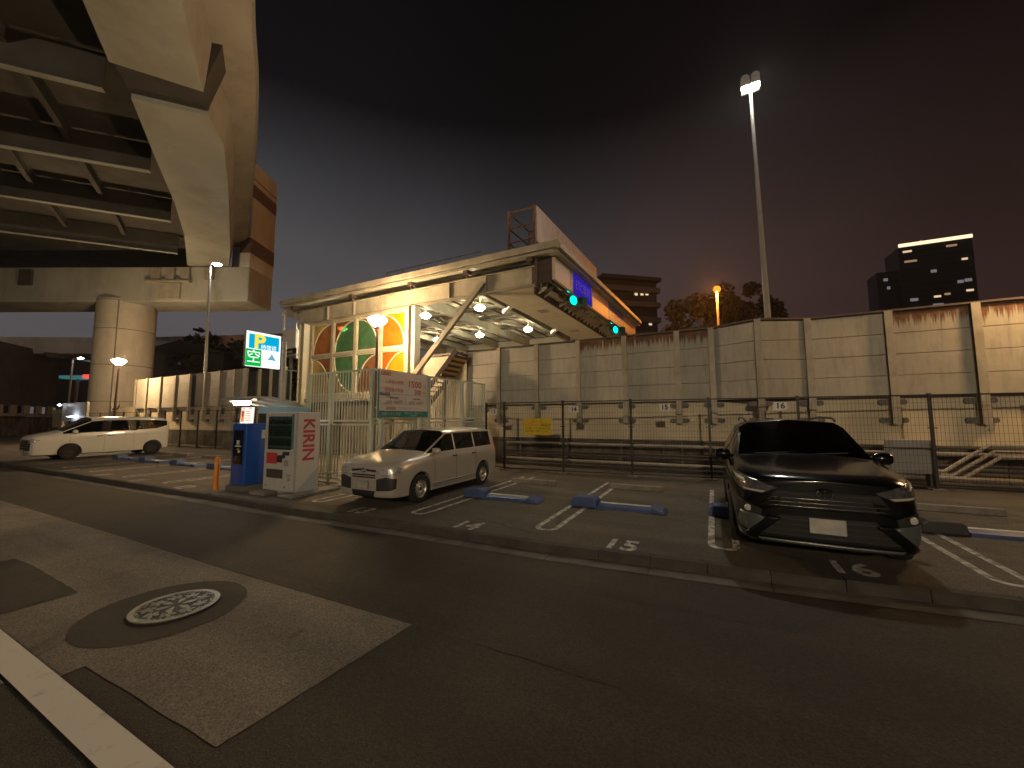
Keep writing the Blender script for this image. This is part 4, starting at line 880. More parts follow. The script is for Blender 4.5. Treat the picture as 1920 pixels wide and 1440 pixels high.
mb = MB(); mb.ibeam((-20.6, VF - 0.3, 7.38), (-6.05, VF - 0.3, 7.38), 0.3, 0.78, 0.03); mb.build('far_girder', 'cream', tc_)
for u in (-20.15, -17.9, -15.0, -12.28, -9.0, -6.3):
    mb = MB(); mb.ibeam((u, VN + 0.29, 7.45), (u, VF - 0.5, 7.45), 0.26, 0.56 if u in (-20.15, -12.28, -6.3, -9.0) else 0.34, 0.025); mb.build('cross_beam', 'creamd', tc_)
for k in range(17):
    v = VN + 0.55 + k * 0.8
    mb = MB(); mb.ibeam((UL + 0.2, v, 8.02), (-5.6, v, 8.02), 0.12, 0.24, 0.012); mb.build('purlin', 'cream' if k % 3 else 'creamd', tc_)
for k, (v, z) in enumerate(((15.2, 7.62), (17.6, 7.55), (19.9, 7.62), (22.6, 7.6))):
    mb = MB(); mb.box(-19.9, -8.4, v - 0.18, v + 0.18, z, z + 0.05); mb.build('cable_tray', 'bracket', tc_)
for k in range(11):
    u = -19.2 + k * 1.05
    mb = MB(); mb.bar((u, VN + 0.4, 7.82), (u, VF - 0.4, 7.82), 0.05, 0.09); mb.build('sag_rod', 'brownst', tc_)
for k, (u0, u1) in enumerate(((-17.9, -15.0), (-15.0, -12.28), (-12.28, -9.0))):
    mb = MB(); mb.bar((u0, VN + 0.5, 7.75), (u1, 20.2, 7.75), 0.07); mb.bar((u1, VN + 0.5, 7.72), (u0, 20.2, 7.72), 0.07); mb.bar((u0, 20.6, 7.75), (u1, 26.6, 7.75), 0.07); mb.build('bracing', 'creamd', tc_)
for u in (-20.15, -12.28):
    for v in (VN + 0.12, VF - 0.3):
        mb = MB(); mb.ibeam((u, v, 0.0), (u, v, 7.0), 0.42, 0.42, 0.035, up=(1, 0, 0)); mb.build('column', 'cream', tc_)
mb = MB(); mb.bar((-8.42, VN - 0.02, 7.46), (-11.7, 13.4, 3.62), 0.2, 0.2); mb.build('diagonal_brace', 'creamd', tc_)
# cleats under the fascia
for u in (-20.9, -16.2, -12.3, -9.2, -6.2):
    mb = MB(); mb.box(u - 0.12, u + 0.12, VN - 0.24, VN + 0.1, ZR - 0.52, ZR - 0.34); mb.box(u - 0.03, u + 0.03, VN - 0.16, VN + 0.02, ZR - 0.64, ZR - 0.5)
    mb.build('cleat', 'brownst', tc_)
# suspended soffit and bracket beam at the front
mb = MB(); mb.prism([(-8.35, VN + 0.28), (-5.95, VN + 0.28), (-5.75, 17.0), (-6.15, 17.0), (-5.9, 26.6), (-8.0, 26.6)], (0, 0, 7.0), X, Y, (0, 0, 0.12)); mb.build('soffit', mat('soffit_panel', (0.66, 0.62, 0.50), 0.6, var=0.05, dirt=0.2, dirtcol=(0.35, 0.3, 0.2)), tc_)
mb = MB()
for v in (16.5, 19.0, 21.5, 24.0): mb.box(-8.3, -6.3, v - 0.006, v + 0.006, 6.994, 6.999)
mb.box(-7.5, -7.0, 17.4, 18.0, 6.992, 6.998); mb.box(-7.5, -7.0, 22.4, 23.0, 6.992, 6.998); mb.build('soffit_joint', 'creamd', tc_)
mb = MB(); mb.bar((-6.18, VN + 0.25, 6.86), (-5.72, 26.4, 6.86), 0.05, 0.30); mb.build('bracket_beam', 'brownst', tc_)
for i in range(22):
    v = VN + 0.5 + i * 0.56; uu = -6.16 + 0.036 * (v - VN)
    if 15.4 < v < 16.3 or 21.9 < v < 22.8: continue
    mb = MB(); mb.prism([(0.0, -0.02), (0.0, 0.30), (0.42, 0.42), (0.36, 0.16)], (uu + 0.03, v, 6.78), X, Z, (0, 0.05, 0))
    mb.build('triangular_bracket', 'cream', tc_)
mb = MB(); mb.bar((-5.45, VN, 7.14), (-4.75, 27.0, 7.14), 0.08, 0.12); mb.build('sign_rail', 'brownst', tc_)
mb = MB(); mb.box(-6.2, -5.35, VN + 0.05, VN + 0.12, 7.05, 7.95); mb.box(-6.0, -5.9, VN - 0.1, VN + 0.2, 6.9, 8.0); mb.build('end_frame', 'brownst', tc_)
# lane sign row
def sign_panel(v0, v1, m, name, z0=7.08, z1=7.97, d=0.0):
    mb = MB(); a = Vector((fx(v0) + d, v0, z0)); b = Vector((fx(v1) + d, v1, z0)); h = Z_(z1 - z0); k = Vector((-0.12, 0, 0))
    mb.add([a, b, b + h, a + h, a + k, b + k, b + h + k, a + h + k], [(0, 1, 2, 3), (7, 6, 5, 4), (0, 4, 5, 1), (1, 5, 6, 2), (2, 6, 7, 3), (3, 7, 4, 0)])
    return mb.build(name, m, tc_)
mat('sign_pinkish', (0.55, 0.44, 0.38), 0.5, var=0.05); mat('sign_lamplit_orange', (0.72, 0.40, 0.26), 0.5, var=0.06, dirt=0.15); mat('sign_violet', (0.20, 0.17, 0.34), 0.5, var=0.05)  # orange of the blank panels is lamp light put into the colour
for k in ('sign_pinkish', 'sign_lamplit_orange', 'sign_violet'): M[k] = MATS[k]
sign_panel(13.92, 15.45, 'sign_pinkish', 'blank_sign')
sign_panel(15.48, 15.75, 'creamd', 'sign_frame'); sign_panel(15.78, 18.28, 'creamd', 'sign_frame', 7.0, 8.02, -0.01)
bs = sign_panel(15.86, 18.20, 'e_blue', 'lane_sign', 7.05, 7.97, 0.02)
mb = MB(); mb.text('ETC専用', 0.56, (fx(17.03) + 0.022, 17.03, 7.5), (0.055, 1, 0), Z, sx=0.92, off=0.006); mb.build('lettering', emit('lane_sign_dim_letters', (0.10, 0.06, 0.30), 1.0), bs)
sign_panel(18.34, 21.05, 'sign_lamplit_orange', 'blank_sign', 7.02, 8.02)
vs_ = sign_panel(21.1, 24.2, 'sign_violet', 'lane_sign', 7.08, 8.0)
mb = MB(); mb.text('サポート', 0.56, (fx(22.65) + 0.002, 22.65, 7.54), (0.055, 1, 0), Z, off=0.006); mb.build('lettering', 'inkb', vs_)
sign_panel(24.25, 27.4, 'sign_lamplit_orange', 'blank_sign', 7.08, 8.1)
# roof railings
def railing(pts, n, h, m, name='roof_railing', mid=True, w=0.04):
    mb = MB(); a = Vector(pts[0]); b = Vector(pts[1]); mb.bar(a + Z_(h), b + Z_(h), w)
    if mid: mb.bar(a + Z_(h * 0.5), b + Z_(h * 0.5), w * 0.8)
    for k in range(n + 1): p = a.lerp(b, k / n); mb.bar(p, p + Z_(h), w)
    mb.build(name, m, tc_)
railing(((-14.6, VN + 0.6, ZR), (-8.9, VN + 0.6, ZR)), 5, 0.75, 'gal', mid=False); railing(((-18.9, VN + 0.9, ZR), (-15.6, VN + 0.9, ZR)), 3, 0.55, 'gal', mid=False, w=0.025)
mb = MB(); mb.bar((-20.0, VN + 0.3, ZR), (-20.0, VN + 0.3, ZR + 0.5), 0.05); mb.build('roof_pipe', 'gal', tc_)
railing(((-5.9, 22.6, ZR + 0.1), (-5.7, 27.0, ZR + 0.1)), 5, 1.2, 'rust')
# stained glass side wall between the two near columns
GU0, GU1, GZ = -19.62, -12.75, (2.92, 5.08, 6.95)
gw = MB(); VG = VN + 0.2
cols = [GU0 + (GU1 - GU0) * k / 4 for k in range(5)]
for z in GZ: gw.box(GU0 - 0.12, GU1 + 0.12, VG - 0.08, VG + 0.08, z - 0.09, z + 0.09)
for c in cols:
    gw.box(c - 0.10, c + 0.10, VG - 0.095, VG + 0.095, GZ[0] - 0.1, GZ[2] + 0.1)
gw.box(-20.3, -12.2, VG - 0.1, VG + 0.1, 2.62, 2.84); gw.box(-20.3, -12.2, VG + 0.02, VG + 0.1, 6.98, 7.2)
gw.build('glazing_frame', 'creamd', tc_, bevel=0.008)
mb = MB(); mb.box(-20.3, -12.1, VG + 0.02, VG + 0.22, -0.1, 2.6); mb.build('dado_wall', 'conc_d', tc_)
TL, TR, BL, BRc = 'tl', 'tr', 'bl', 'br'
design = {(0, 1): ('br', 'sg_brown', 'sg_beige'), (1, 1): ('br', 'sg_green', 'sg_brown'), (2, 1): ('bl', 'sg_green', 'sg_brown'), (3, 1): ('bl', 'sg_orange', 'sg_yellow'),
          (0, 0): ('bl', 'sg_beige', 'sg_brown'), (1, 0): ('tr', 'sg_green', 'sg_beige'), (2, 0): ('br', 'sg_brown', 'sg_green'), (3, 0): ('br', 'sg_yellow', 'sg_orange')}
for (c, r), (corner, mi, mo) in design.items():
    a0, a1 = cols[c] + 0.13, cols[c + 1] - 0.13; z0, z1 = GZ[r] + 0.11, GZ[r + 1] - 0.11; w_, h_ = a1 - a0, z1 - z0
    cx = a1 if 'r' in corner else a0; cz = z1 if 't' in corner else z0; sx = -1 if 'r' in corner else 1; sz = -1 if 't' in corner else 1
    arc = [(cx + sx * w_ * 0.97 * math.sin(math.pi / 2 * i / 18), cz + sz * h_ * 0.97 * math.cos(math.pi / 2 * i / 18)) for i in range(19)]
    mb = MB(); mb.k = 0; mb.prism([(cx, cz)] + arc, (0, VG - 0.005, 0), X, Z, (0, 0.012, 0))
    ox, oz = cx + sx * w_, cz + sz * h_; mb.k = 1
    mb.prism([(ox, oz), (ox, cz), ] + arc[::-1] + [(cx, oz)], (0, VG - 0.005, 0), X, Z, (0, 0.012, 0))
    pn = mb.build('stained_pane', [mi, mo], tc_)
    mb = MB(); mb.tube([(x, VG - 0.02, z) for x, z in arc], 0.035, 6); mb.build('arc_trim', 'cream', pn)
    mb = MB()
    for p, q in (((a0, z0), (a1, z0)), ((a1, z0), (a1, z1)), ((a1, z1), (a0, z1)), ((a0, z1), (a0, z0))): mb.bar((p[0], VG - 0.02, p[1]), (q[0], VG - 0.02, q[1]), 0.05)
    mb.build('pane_frame', 'cream', pn)
# lamps under the canopy
for u, v, nm in ((-13.17, 15.9, 'near row, just right of the glass wall'), (-9.9, 16.0, 'near row, above the diagonal brace'), (-16.6, 21.3, 'far row, leftmost seen beside the column'), (-13.2, 21.35, 'far row, middle'), (-9.75, 21.3, 'far row, nearest the lane signs'), (-19.5, 15.97, 'seen through the green stained glass pane')):
    t = thing('ceiling_lamp', 'warm white lamp hanging under the toll canopy, %s' % nm, 'ceiling lamp', u, v, 7.1, group='lamps under the toll canopy')
    mb = MB(); mb.lathe([(0.0, -0.16), (0.16, -0.13), (0.27, 0.0), (0.16, 0.09), (0.0, 0.10)], 18); mb.build('lamp_bowl', 'e_ceil', t, smooth=True)
    mb = MB(); mb.tube([(0, 0, 0.09), (0, 0, 0.95)], 0.02, 6); mb.lathe([(0.0, 0.11), (0.09, 0.11), (0.06, 0.2), (0.0, 0.2)], 12); mb.build('hanger', 'creamd', t, smooth=True)
# green lane signals
for v, nm in ((15.85, 'near lane, left'), (22.4, 'far lane, right')):
    t = thing('lane_signal', 'round green lane signal lit under the sign row, %s' % nm, 'signal', fx(v) - 0.02, v, 6.74, group='green signals under the lane signs')
    mb = MB(); mb.lathe([(0.0, 0.02), (0.22, 0.02), (0.24, -0.02), (0.24, -0.22), (0.0, -0.24)], 28, (0, 0, 0), 'x'); mb.build('housing', 'dgrey', t, smooth=True)
    mb = MB(); mb.lathe([(0.0, 0.055), (0.12, 0.05), (0.205, 0.024), (0.0, 0.024)], 28, (0, 0, 0), 'x'); mb.build('lens', 'e_green', t, smooth=True)
    mb = MB(); mb.bar((-0.1, 0.45, 0.05), (-0.1, 0.75, 0.05), 0.36, 0.36); mb.build('dark_lens_box', mat('dark_green_box', (0.02, 0.06, 0.05), 0.4), t)
    mb = MB(); mb.box(-0.12, -0.07, -0.30, 0.10, 0.36, 0.395); mb.build('light_strip', 'e_green', t)
    t.rotation_euler = (0, 0, PH + R(-30))
    mb = MB(); mb.bar((-0.1, 0, 0.22), (-0.1, 0, 0.5), 0.06); mb.build('hanger', 'brownst', t)
for u, v, nm in ((-8.9, 17.0, 'beside the near lamps'), (-8.5, 22.6, 'beside the far lamps')):
    t = thing('security_camera', 'pale security camera under the toll canopy ceiling, %s' % nm, 'camera', u, v, 7.15, group='cameras under the toll canopy')
    t.rotation_euler = (0, R(18), PH + R(150))
    mb = MB(); mb.box(-0.36, 0.34, -0.12, 0.12, -0.1, 0.12); mb.build('housing', 'white', t, bevel=0.03)
    mb = MB(); mb.lathe([(0.0, 0.345), (0.08, 0.345), (0.08, 0.30), (0.0, 0.3)], 14, (0, 0, 0), 'x'); mb.build('lens', 'black', t)
    mb = MB(); mb.bar((-0.05, 0, 0.1), (-0.1, 0, 0.75), 0.05); mb.build('bracket', 'creamd', t)
# roof billboard with rusty back frame
bb = thing('roof_billboard', 'weathered white billboard on a rusty frame standing on the toll canopy roof', 'billboard')
mb = MB(); mb.add([(-6.15, 14.4, 9.02), (-5.75, 22.3, 9.02), (-5.75, 22.3, 10.55), (-6.15, 14.4, 10.55), (-6.21, 14.4, 9.02), (-5.81, 22.3, 9.02), (-5.81, 22.3, 10.55), (-6.21, 14.4, 10.55)], [(0, 1, 2, 3), (7, 6, 5, 4), (0, 4, 5, 1), (1, 5, 6, 2), (2, 6, 7, 3), (3, 7, 4, 0)])
mb.build('board', mat('weathered_board', (0.52, 0.44, 0.40), 0.55, var=0.1, scale=2, dirt=0.7, dirtcol=(0.26, 0.19, 0.16), dscale=3), bb)
mb = MB()
for v in (14.36, 16.3, 18.3, 20.3, 22.2):
    uu = -6.24 + 0.05 * (v - 14.4)
    for u in (uu, uu - 1.2): mb.bar((u, v, ZR), (u, v, 10.58), 0.09)
    for z in (8.55, 9.15, 9.8, 10.5): mb.bar((uu, v, z), (uu - 1.2, v, z), 0.045)
for z in (8.55, 9.15, 9.8, 10.5): mb.bar((-7.44, 14.36, z), (-7.05, 22.2, z), 0.045)
mb.build('frame', 'rust', bb)
# small white stair head left of the canopy
sc = thing('stair_head', 'small white steel stair head with a hooded roof left of the toll canopy', 'stair', -22.3, 14.55, 0)
mb = MB(); mb.box(-0.62, 0.62, -0.02, 0.04, 5.9, 7.05); mb.add([(0.62, 0, 7.05), (0.62, 1.6, 6.3), (0.62, 1.6, 5.2), (0.62, 0, 5.9)], [(0, 1, 2, 3)]); mb.box(0.60, 0.619, 0.04, 1.6, 5.3, 6.3); mb.build('side_panel', 'white', sc)
mb = MB(); mb.prism([(-0.72, 8.1), (-0.3, 8.32), (0.6, 8.32), (0.66, 8.25), (0.6, 8.2), (-0.28, 8.2), (-0.72, 7.98)], (0, -0.1, 0), X, Z, (0, 1.9, 0)); mb.build('roof', 'white', sc)
for x, y in ((-0.6, 0), (0.55, 0), (0.6, 1.7)):
    mb = MB(); mb.bar((x, y, 5.9), (x, y, 8.15), 0.09); mb.build('frame_post', 'white', sc)
mb = MB(); mb.box(-0.62, 0.62, 0.0, 1.6, 5.45, 5.55); mb.box(-0.5, 0.3, -0.03, 0.0, 5.62, 5.75); mb.build('landing', 'grey', sc)
mb = MB(); mb.bar((-0.4, 0.4, 0), (-0.4, 0.4, 5.45), 0.14); mb.bar((0.4, 1.2, 0), (0.4, 1.2, 5.45), 0.14); mb.build('column', 'bracket', sc)
# ------------------------------------------------------------------ elevated road on the left (plain x, y metres)
vd = bpy.data.objects.new('viaduct', None); COL.objects.link(vd)
tag(vd, 'elevated road sweeping overhead on the left, pale box girder with a dark ribbed underside', 'viaduct')
FR = [(-0.2, -12), (-6.0, 2.5), (-10.7, 11.6), (-12.8, 15.2), (-13.6, 16.5), (-14.3, 18.4), (-16.6, 21.9), (-22.0, 29.6), (-25.7, 34.6)]
FL_ = [(-3.4, -12), (-9.2, 2.5), (-13.9, 11.6), (-15.3, 13.8), (-16.1, 15.5), (-18.4, 19.1), (-21.2, 23.6), (-24.1, 27.8), (-29.2, 34.3)]
ED = [(1.8, -12), (-4.2, 2.5), (-8.6, 11.5), (-10.9, 15.2), (-11.7, 16.6), (-12.9, 18.5), (-15.4, 22.2), (-20.6, 29.5), (-24.6, 34.8)]
ZF, ZD = 15.3, 17.4
def loft(mb, rows):
    n = len(rows[0]); vs = [p for r in rows for p in r]; fs = []
    for i in range(len(rows) - 1):
        for k in range(n): fs.append((i * n + k, i * n + (k + 1) % n, (i + 1) * n + (k + 1) % n, (i + 1) * n + k))
    fs += [tuple(range(n)), tuple(range((len(rows) - 1) * n, len(rows) * n))]
    mb.add(vs, fs)
def girder_rows(idx):
    rows = []
    for i in idx:
        l, r, ed = FL_[i], FR[i], ED[i]; rows.append([(l[0], l[1], ZF), (r[0], r[1], ZF), (r[0] + 0.25, r[1], ZD - 0.1), (l[0], l[1], ZD - 0.1)])
    return rows
mb = MB(); loft(mb, girder_rows([0, 1, 2, 3])); loft(mb, girder_rows([4, 5, 6, 7, 8])); mb.build('box_girder', 'steelbr', vd)
# set-back dark fill across the gap between the two girder lengths
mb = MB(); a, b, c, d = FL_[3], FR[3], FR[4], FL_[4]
loft(mb, [[(a[0], a[1], ZF + 0.22), (b[0] - 0.05, b[1], ZF + 0.22), (b[0] + 0.7, b[1], ZD + 0.1), (a[0], a[1], ZD - 0.1)], [(d[0], d[1], ZF + 0.22), (c[0] - 0.05, c[1], ZF + 0.22), (c[0] + 0.7, c[1], ZD + 0.1), (d[0], d[1], ZD - 0.1)]]); mb.build('girder_gap_fill', 'darkband', vd)
# cantilever slab with outer parapet
mb = MB(); rows = []
for r, ed in zip(FR, ED):
    rows.append([(r[0] + 0.2, r[1], ZD - 0.05), (ed[0], ed[1], ZD + 0.2), (ed[0] + 0.05, ed[1], ZD + 0.25), (ed[0] + 0.05, ed[1], ZD + 1.45), (ed[0] - 0.25, ed[1], ZD + 1.45), (ed[0] - 0.3, ed[1], ZD + 0.5), (r[0] + 0.2, r[1], ZD + 0.3)])
loft(mb, rows); mb.build('deck_edge', mat('deck_edge_concrete', (0.34, 0.335, 0.31), 0.8, var=0.1, scale=0.5, bump=0.1, dirt=0.5, dirtcol=(0.17, 0.14, 0.11), dscale=0.5), vd)
mb = MB(); rows = []
for ed in ED: rows.append([(ed[0] + 0.055, ed[1], ZD + 0.35), (ed[0] + 0.16, ed[1], ZD + 0.35), (ed[0] + 0.16, ed[1], ZD + 0.5), (ed[0] + 0.055, ed[1], ZD + 0.5)])
loft(mb, rows); mb.build('cable_duct', 'gal', vd)
# dark deck underside, cross beams, stringers, second girder
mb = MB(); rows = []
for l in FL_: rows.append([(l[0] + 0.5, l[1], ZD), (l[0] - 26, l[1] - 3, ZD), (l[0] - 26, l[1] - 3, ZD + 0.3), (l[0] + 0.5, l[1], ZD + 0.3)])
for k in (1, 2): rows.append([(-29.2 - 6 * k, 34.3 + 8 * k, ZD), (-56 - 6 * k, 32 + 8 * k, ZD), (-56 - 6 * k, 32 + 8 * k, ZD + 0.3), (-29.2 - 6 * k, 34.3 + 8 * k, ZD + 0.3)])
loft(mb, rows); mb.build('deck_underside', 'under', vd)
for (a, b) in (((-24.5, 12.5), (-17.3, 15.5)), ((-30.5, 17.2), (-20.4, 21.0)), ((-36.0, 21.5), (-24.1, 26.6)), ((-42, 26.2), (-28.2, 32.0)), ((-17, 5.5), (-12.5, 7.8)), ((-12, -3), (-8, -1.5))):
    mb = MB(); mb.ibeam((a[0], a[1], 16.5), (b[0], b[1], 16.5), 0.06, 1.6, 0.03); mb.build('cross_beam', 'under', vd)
    mb = MB(); mb.bar((a[0], a[1], 15.66), (b[0], b[1], 15.66), 0.26, 0.05); mb.build('beam_flange', 'steelbr', vd)
    for t in (0.22, 0.55, 0.82):
        p = Vector((a[0] + (b[0] - a[0]) * t, a[1] + (b[1] - a[1]) * t, 15.75)); mb = MB()
        dd = Vector((-0.62, 0.78, 0)); mb.prism([(0, 0), (2.0, 1.5), (0, 1.5)], p, dd, Z, (0.16, 0.13, 0)); mb.build('knee_plate', 'steelbr', vd)
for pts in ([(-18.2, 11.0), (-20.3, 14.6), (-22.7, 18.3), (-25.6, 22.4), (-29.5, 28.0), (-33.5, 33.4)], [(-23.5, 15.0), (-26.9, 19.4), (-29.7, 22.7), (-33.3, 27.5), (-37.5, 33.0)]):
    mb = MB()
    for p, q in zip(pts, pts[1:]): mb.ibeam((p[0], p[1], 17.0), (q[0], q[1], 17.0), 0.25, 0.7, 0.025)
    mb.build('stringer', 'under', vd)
mb = MB(); rows = []
for x, y in ((-30, 12), (-36, 19.5), (-42.5, 27.5), (-48.5, 35)): rows.append([(x, y, ZF), (x - 4.5, y - 2.0, ZF), (x - 4.5, y - 2.0, ZD), (x, y, ZD)])
loft(mb, rows); mb.build('box_girder', 'steelbr', vd)

pr = bpy.data.objects.new('viaduct_pier', None); COL.objects.link(pr); pr.location = (-35.5, 35.5, 0)
tag(pr, 'round concrete column with a deep crossbeam carrying the elevated road, lit by a street lamp', 'viaduct pier')
mb = MB()
zs = [0.0, 3.05, 3.09, 6.1, 6.14, 9.15, 9.19, 12.1]
prof = [(0.0, 0.0), (2.05, 0.0)]
for z in (3.3, 6.5, 9.7): prof += [(2.05, z - 0.03), (2.02, z - 0.02), (2.02, z + 0.02), (2.05, z + 0.03)]
prof += [(2.05, 12.4), (0.0, 12.4)]
mb.lathe(prof, 64); mb.build('column', 'conc', pr, smooth=True, angle=25)
mb = MB()
for z in (3.3, 6.5, 9.7, 12.25): mb.lathe([(2.025, z - 0.035), (2.062, z - 0.035), (2.062, z + 0.035), (2.025, z + 0.035)], 64)
mb.box(0.96, 1.02, -1.85, -1.79, 0, 12.2); mb.build('joint_band', 'bracket', pr)
mb = MB(); mb.tube([(-0.7, -2.08, 10.9), (-0.5, -2.12, 10.3), (0.1, -2.16, 10.1)], 0.025, 6); mb.build('cable', 'bracket', pr)
mb = MB(); mb.box(-20, 12.2, -1.7, 1.7, 12.1, 15.25); mb.build('crossbeam', mat('crossbeam_concrete', (0.40, 0.405, 0.36), 0.8, var=0.1, scale=0.4, bump=0.1, dirt=0.6, dirtcol=(0.17, 0.15, 0.11), dscale=0.5), pr, bevel=0.08)
mb = MB(); mb.box(11.3, 12.21, -1.71, 1.71, 15.2, 25.0); mb.box(9.8, 11.35, -0.6, 1.6, 15.2, 19.5); mb.build('end_wall', 'pink', pr, bevel=0.04)
M['brown_band'] = mat('brown_band', (0.16, 0.125, 0.115), 0.8, var=0.15)
for z0, z1 in ((16.5, 17.9), (21.7, 22.9), (23.4, 23.5)):
    mb = MB(); mb.box(11.29, 12.22, -1.725, 1.725, z0, z1); mb.build('end_band', 'brown_band', pr)
mb = MB()
for x in (3.7, 5.0, 6.3, 8.4): mb.box(x, x + 0.75, -1.95, -1.7, 14.0, 15.1)
mb.box(3.2, 7.2, -2.05, -1.68, 13.75, 13.95); mb.box(4.4, 6.3, -1.9, -1.68, 12.3, 13.7); mb.build('bearing_shroud', 'creamd', pr, bevel=0.02)
mb = MB()
mb.box(-8.0, -6.9, -1.9, -1.7, 13.6, 15.0); mb.build('bearing_recess', 'darkband', pr)
mb = MB(); mb.box(-11.5, -10.4, -1.9, -1.7, 13.6, 15.0); mb.build('bearing_recess', 'darkband', pr)

rv = bpy.data.objects.new('viaduct', None); COL.objects.link(rv)
tag(rv, 'second elevated ramp, dark brown and ribbed underneath, curving behind the round column', 'viaduct')
mb = MB(); rows = []
pts = [(-82, 40, 9.0), (-66, 46, 9.6), (-52, 52, 10.6), (-42, 58, 12.2), (-33, 66, 14.4), (-26, 78, 17.0)]
for x, y, z in pts: rows.append([(x, y, z), (x + 3, y + 7, z + 0.4), (x + 3, y + 7, z + 2.4), (x, y - 0.5, z + 2.0)])
loft(mb, rows); mb.build('deck', 'pink', rv)
for k in range(14):
    t = k / 13 * 4.999; i = int(t); f = t - i; p = Vector(pts[i]).lerp(Vector(pts[i + 1]), f)
    mb = MB(); mb.bar(p + Vector((-0.1, -0.6, -0.25)), p + Vector((3, 7, 0.1)), 0.5, 0.6); mb.build('rib', 'under', rv)
for x, y, z in ((-64, 48, 9.5), (-45, 60, 12)):
    mb = MB(); mb.box(x, x + 2, y, y + 2, 0, z); mb.build('column', 'under', rv)

# ------------------------------------------------------------------ far left: ramp wall, board, lamp, lit canopy
rw = bpy.data.objects.new('ramp_wall', None); COL.objects.link(rw)
tag(rw, 'dark ramp wall with a pale ledge and slotted parapet on the far left', 'concrete wall')
a = Vector((-52, 31, 0)); d = Vector((-0.42, 0.907, 0)); nrm = Vector((0.907, 0.42, 0))
mb = MB(); mb.bar(a - d * 20 + Z_(1.0), a + d * 75 + Z_(1.0), 0.6, 2.3); mb.build('lower_wall', 'conc_d', rw)
mb = MB(); mb.bar(a - d * 20 + Z_(2.35) + nrm * 0.2, a + d * 75 + Z_(2.35) + nrm * 0.2, 1.0, 0.35); mb.build('ledge', 'creamd', rw)
mb = MB(); mb.bar(a - d * 20 + Z_(7.0), a + d * 75 + Z_(7.0), 0.3, 7.2); mb.build('upper_panel', mat('dim_panel', (0.11, 0.105, 0.095), 0.8, var=0.2, scale=0.5, dirt=0.5), rw)
for k in range(26):
    p = a + d * (k * 2.2 - 12); mb = MB(); mb.bar(p + Z_(2.5) + nrm * 0.25, p + Z_(3.5) + nrm * 0.25, 0.6, 0.35); mb.build('bracket', 'creamd', rw)
ib = thing('information_board', 'white board on two posts with small lamps, standing behind the nose of the white minivan', 'board', -40.9, 10.9, 0, rz=PH + R(8))
mb = MB(); mb.box(-1.5, 1.5, -0.05, 0.05, 1.62, 2.95); mb.build('board', mat('dim_board', (0.42, 0.43, 0.45), 0.35, var=0.08), ib, bevel=0.02)
for x0, x1, z0, z1 in ((-1.52, -1.32, 0, 1.7), (0.8, 1.0, 0, 1.62), (1.501, 1.6, 0.9, 3.0)):
    mb = MB(); mb.box(x0, x1, -0.07, 0.07, z0, z1); mb.build('post', 'creamd', ib)
mb = MB(); mb.lathe([(0.0, -0.1), (0.12, 0.0), (0.0, 0.1)], 12, (-1.2, -0.32, 2.8)); mb.lathe([(0.0, -0.06), (0.34, 0.0), (0.0, 0.06)], 12, (0.35, -0.22, 1.95)); mb.build('lamp', emit('board_lamp_glow', (0.85, 0.92, 1.0), 9.0), ib, smooth=True)
fl = bpy.data.objects.new('street_lamp', None); COL.objects.link(fl); tag(fl, 'tiny distant white street lamp between the ramp wall and the column', 'street lamp'); fl.location = (-50.9, 45, 0)
mb = MB(); mb.tube([(0, 0, 0), (0, 0, 8.6), (0.3, 0, 8.75), (0.6, 0, 8.8)], 0.09, 8); mb.build('pole', 'gal', fl)
mb = MB(); mb.lathe([(0.0, -0.12), (0.28, 0.0), (0.0, 0.14)], 12, (0.9, 0, 8.83)); mb.build('lamp_head', emit('far_lamp_glow', (0.95, 0.97, 1.0), 30.0), fl, smooth=True)
lc = bpy.data.objects.new('lit_canopy', None); COL.objects.link(lc); tag(lc, 'distant low canopy edge with a teal strip and a red lit end, beside the column', 'canopy'); lc.location = (-50.6, 46, 0)
mb = MB(); mb.box(-2.3, 0.5, -0.5, 1.5, 6.55, 6.9); mb.build('teal_edge', 'e_teal', lc)
mb = MB(); mb.box(0.52, 1.7, -0.55, 1.5, 6.55, 7.0); mb.build('red_end', 'e_red', lc)
mb = MB(); mb.box(-1.4, -1.2, 0.5, 0.7, 0, 6.55); mb.build('post', 'gal', lc)

# ------------------------------------------------------------------ background towers
tw = bpy.data.objects.new('tower_block', None); COL.objects.link(tw); tag(tw, 'distant dark high-rise with scattered lit windows and a bright strip along its crown', 'tower'); tw.location = (274, 250, 0); tw.rotation_euler = (0, 0, R(-25))
mb = MB(); mb.box(-18, 16.7, -10, 10, 0, 112); mb.build('main_block', 'tower', tw)
mb = MB(); mb.box(-28.5, -18.05, -6, 10, 0, 98); mb.build('side_block', 'tower', tw)
mb = MB(); mb.box(-17.5, 17.0, -10.3, -9.4, 112.02, 114.2); mb.build('crown_light', 'e_crown', tw)
mb = MB(); mb.lathe([(0.0, 117), (0.7, 117.5), (0.0, 118)], 8, (-3.2, -1.5, 0)); mb.bar((-3.2, -1.5, 112), (-3.2, -1.5, 117.1), 0.4); mb.build('beacon', 'e_red', tw)
mb = MB()
for k in range(30): mb.box(-18.1, 16.8, -10.35, -10.02, 4 + k * 3.6, 5.0 + k * 3.6)
mb.build('balcony_band', mat('balcony_dim', (0.065, 0.055, 0.052), 0.7), tw)
rnd = random.Random(5)
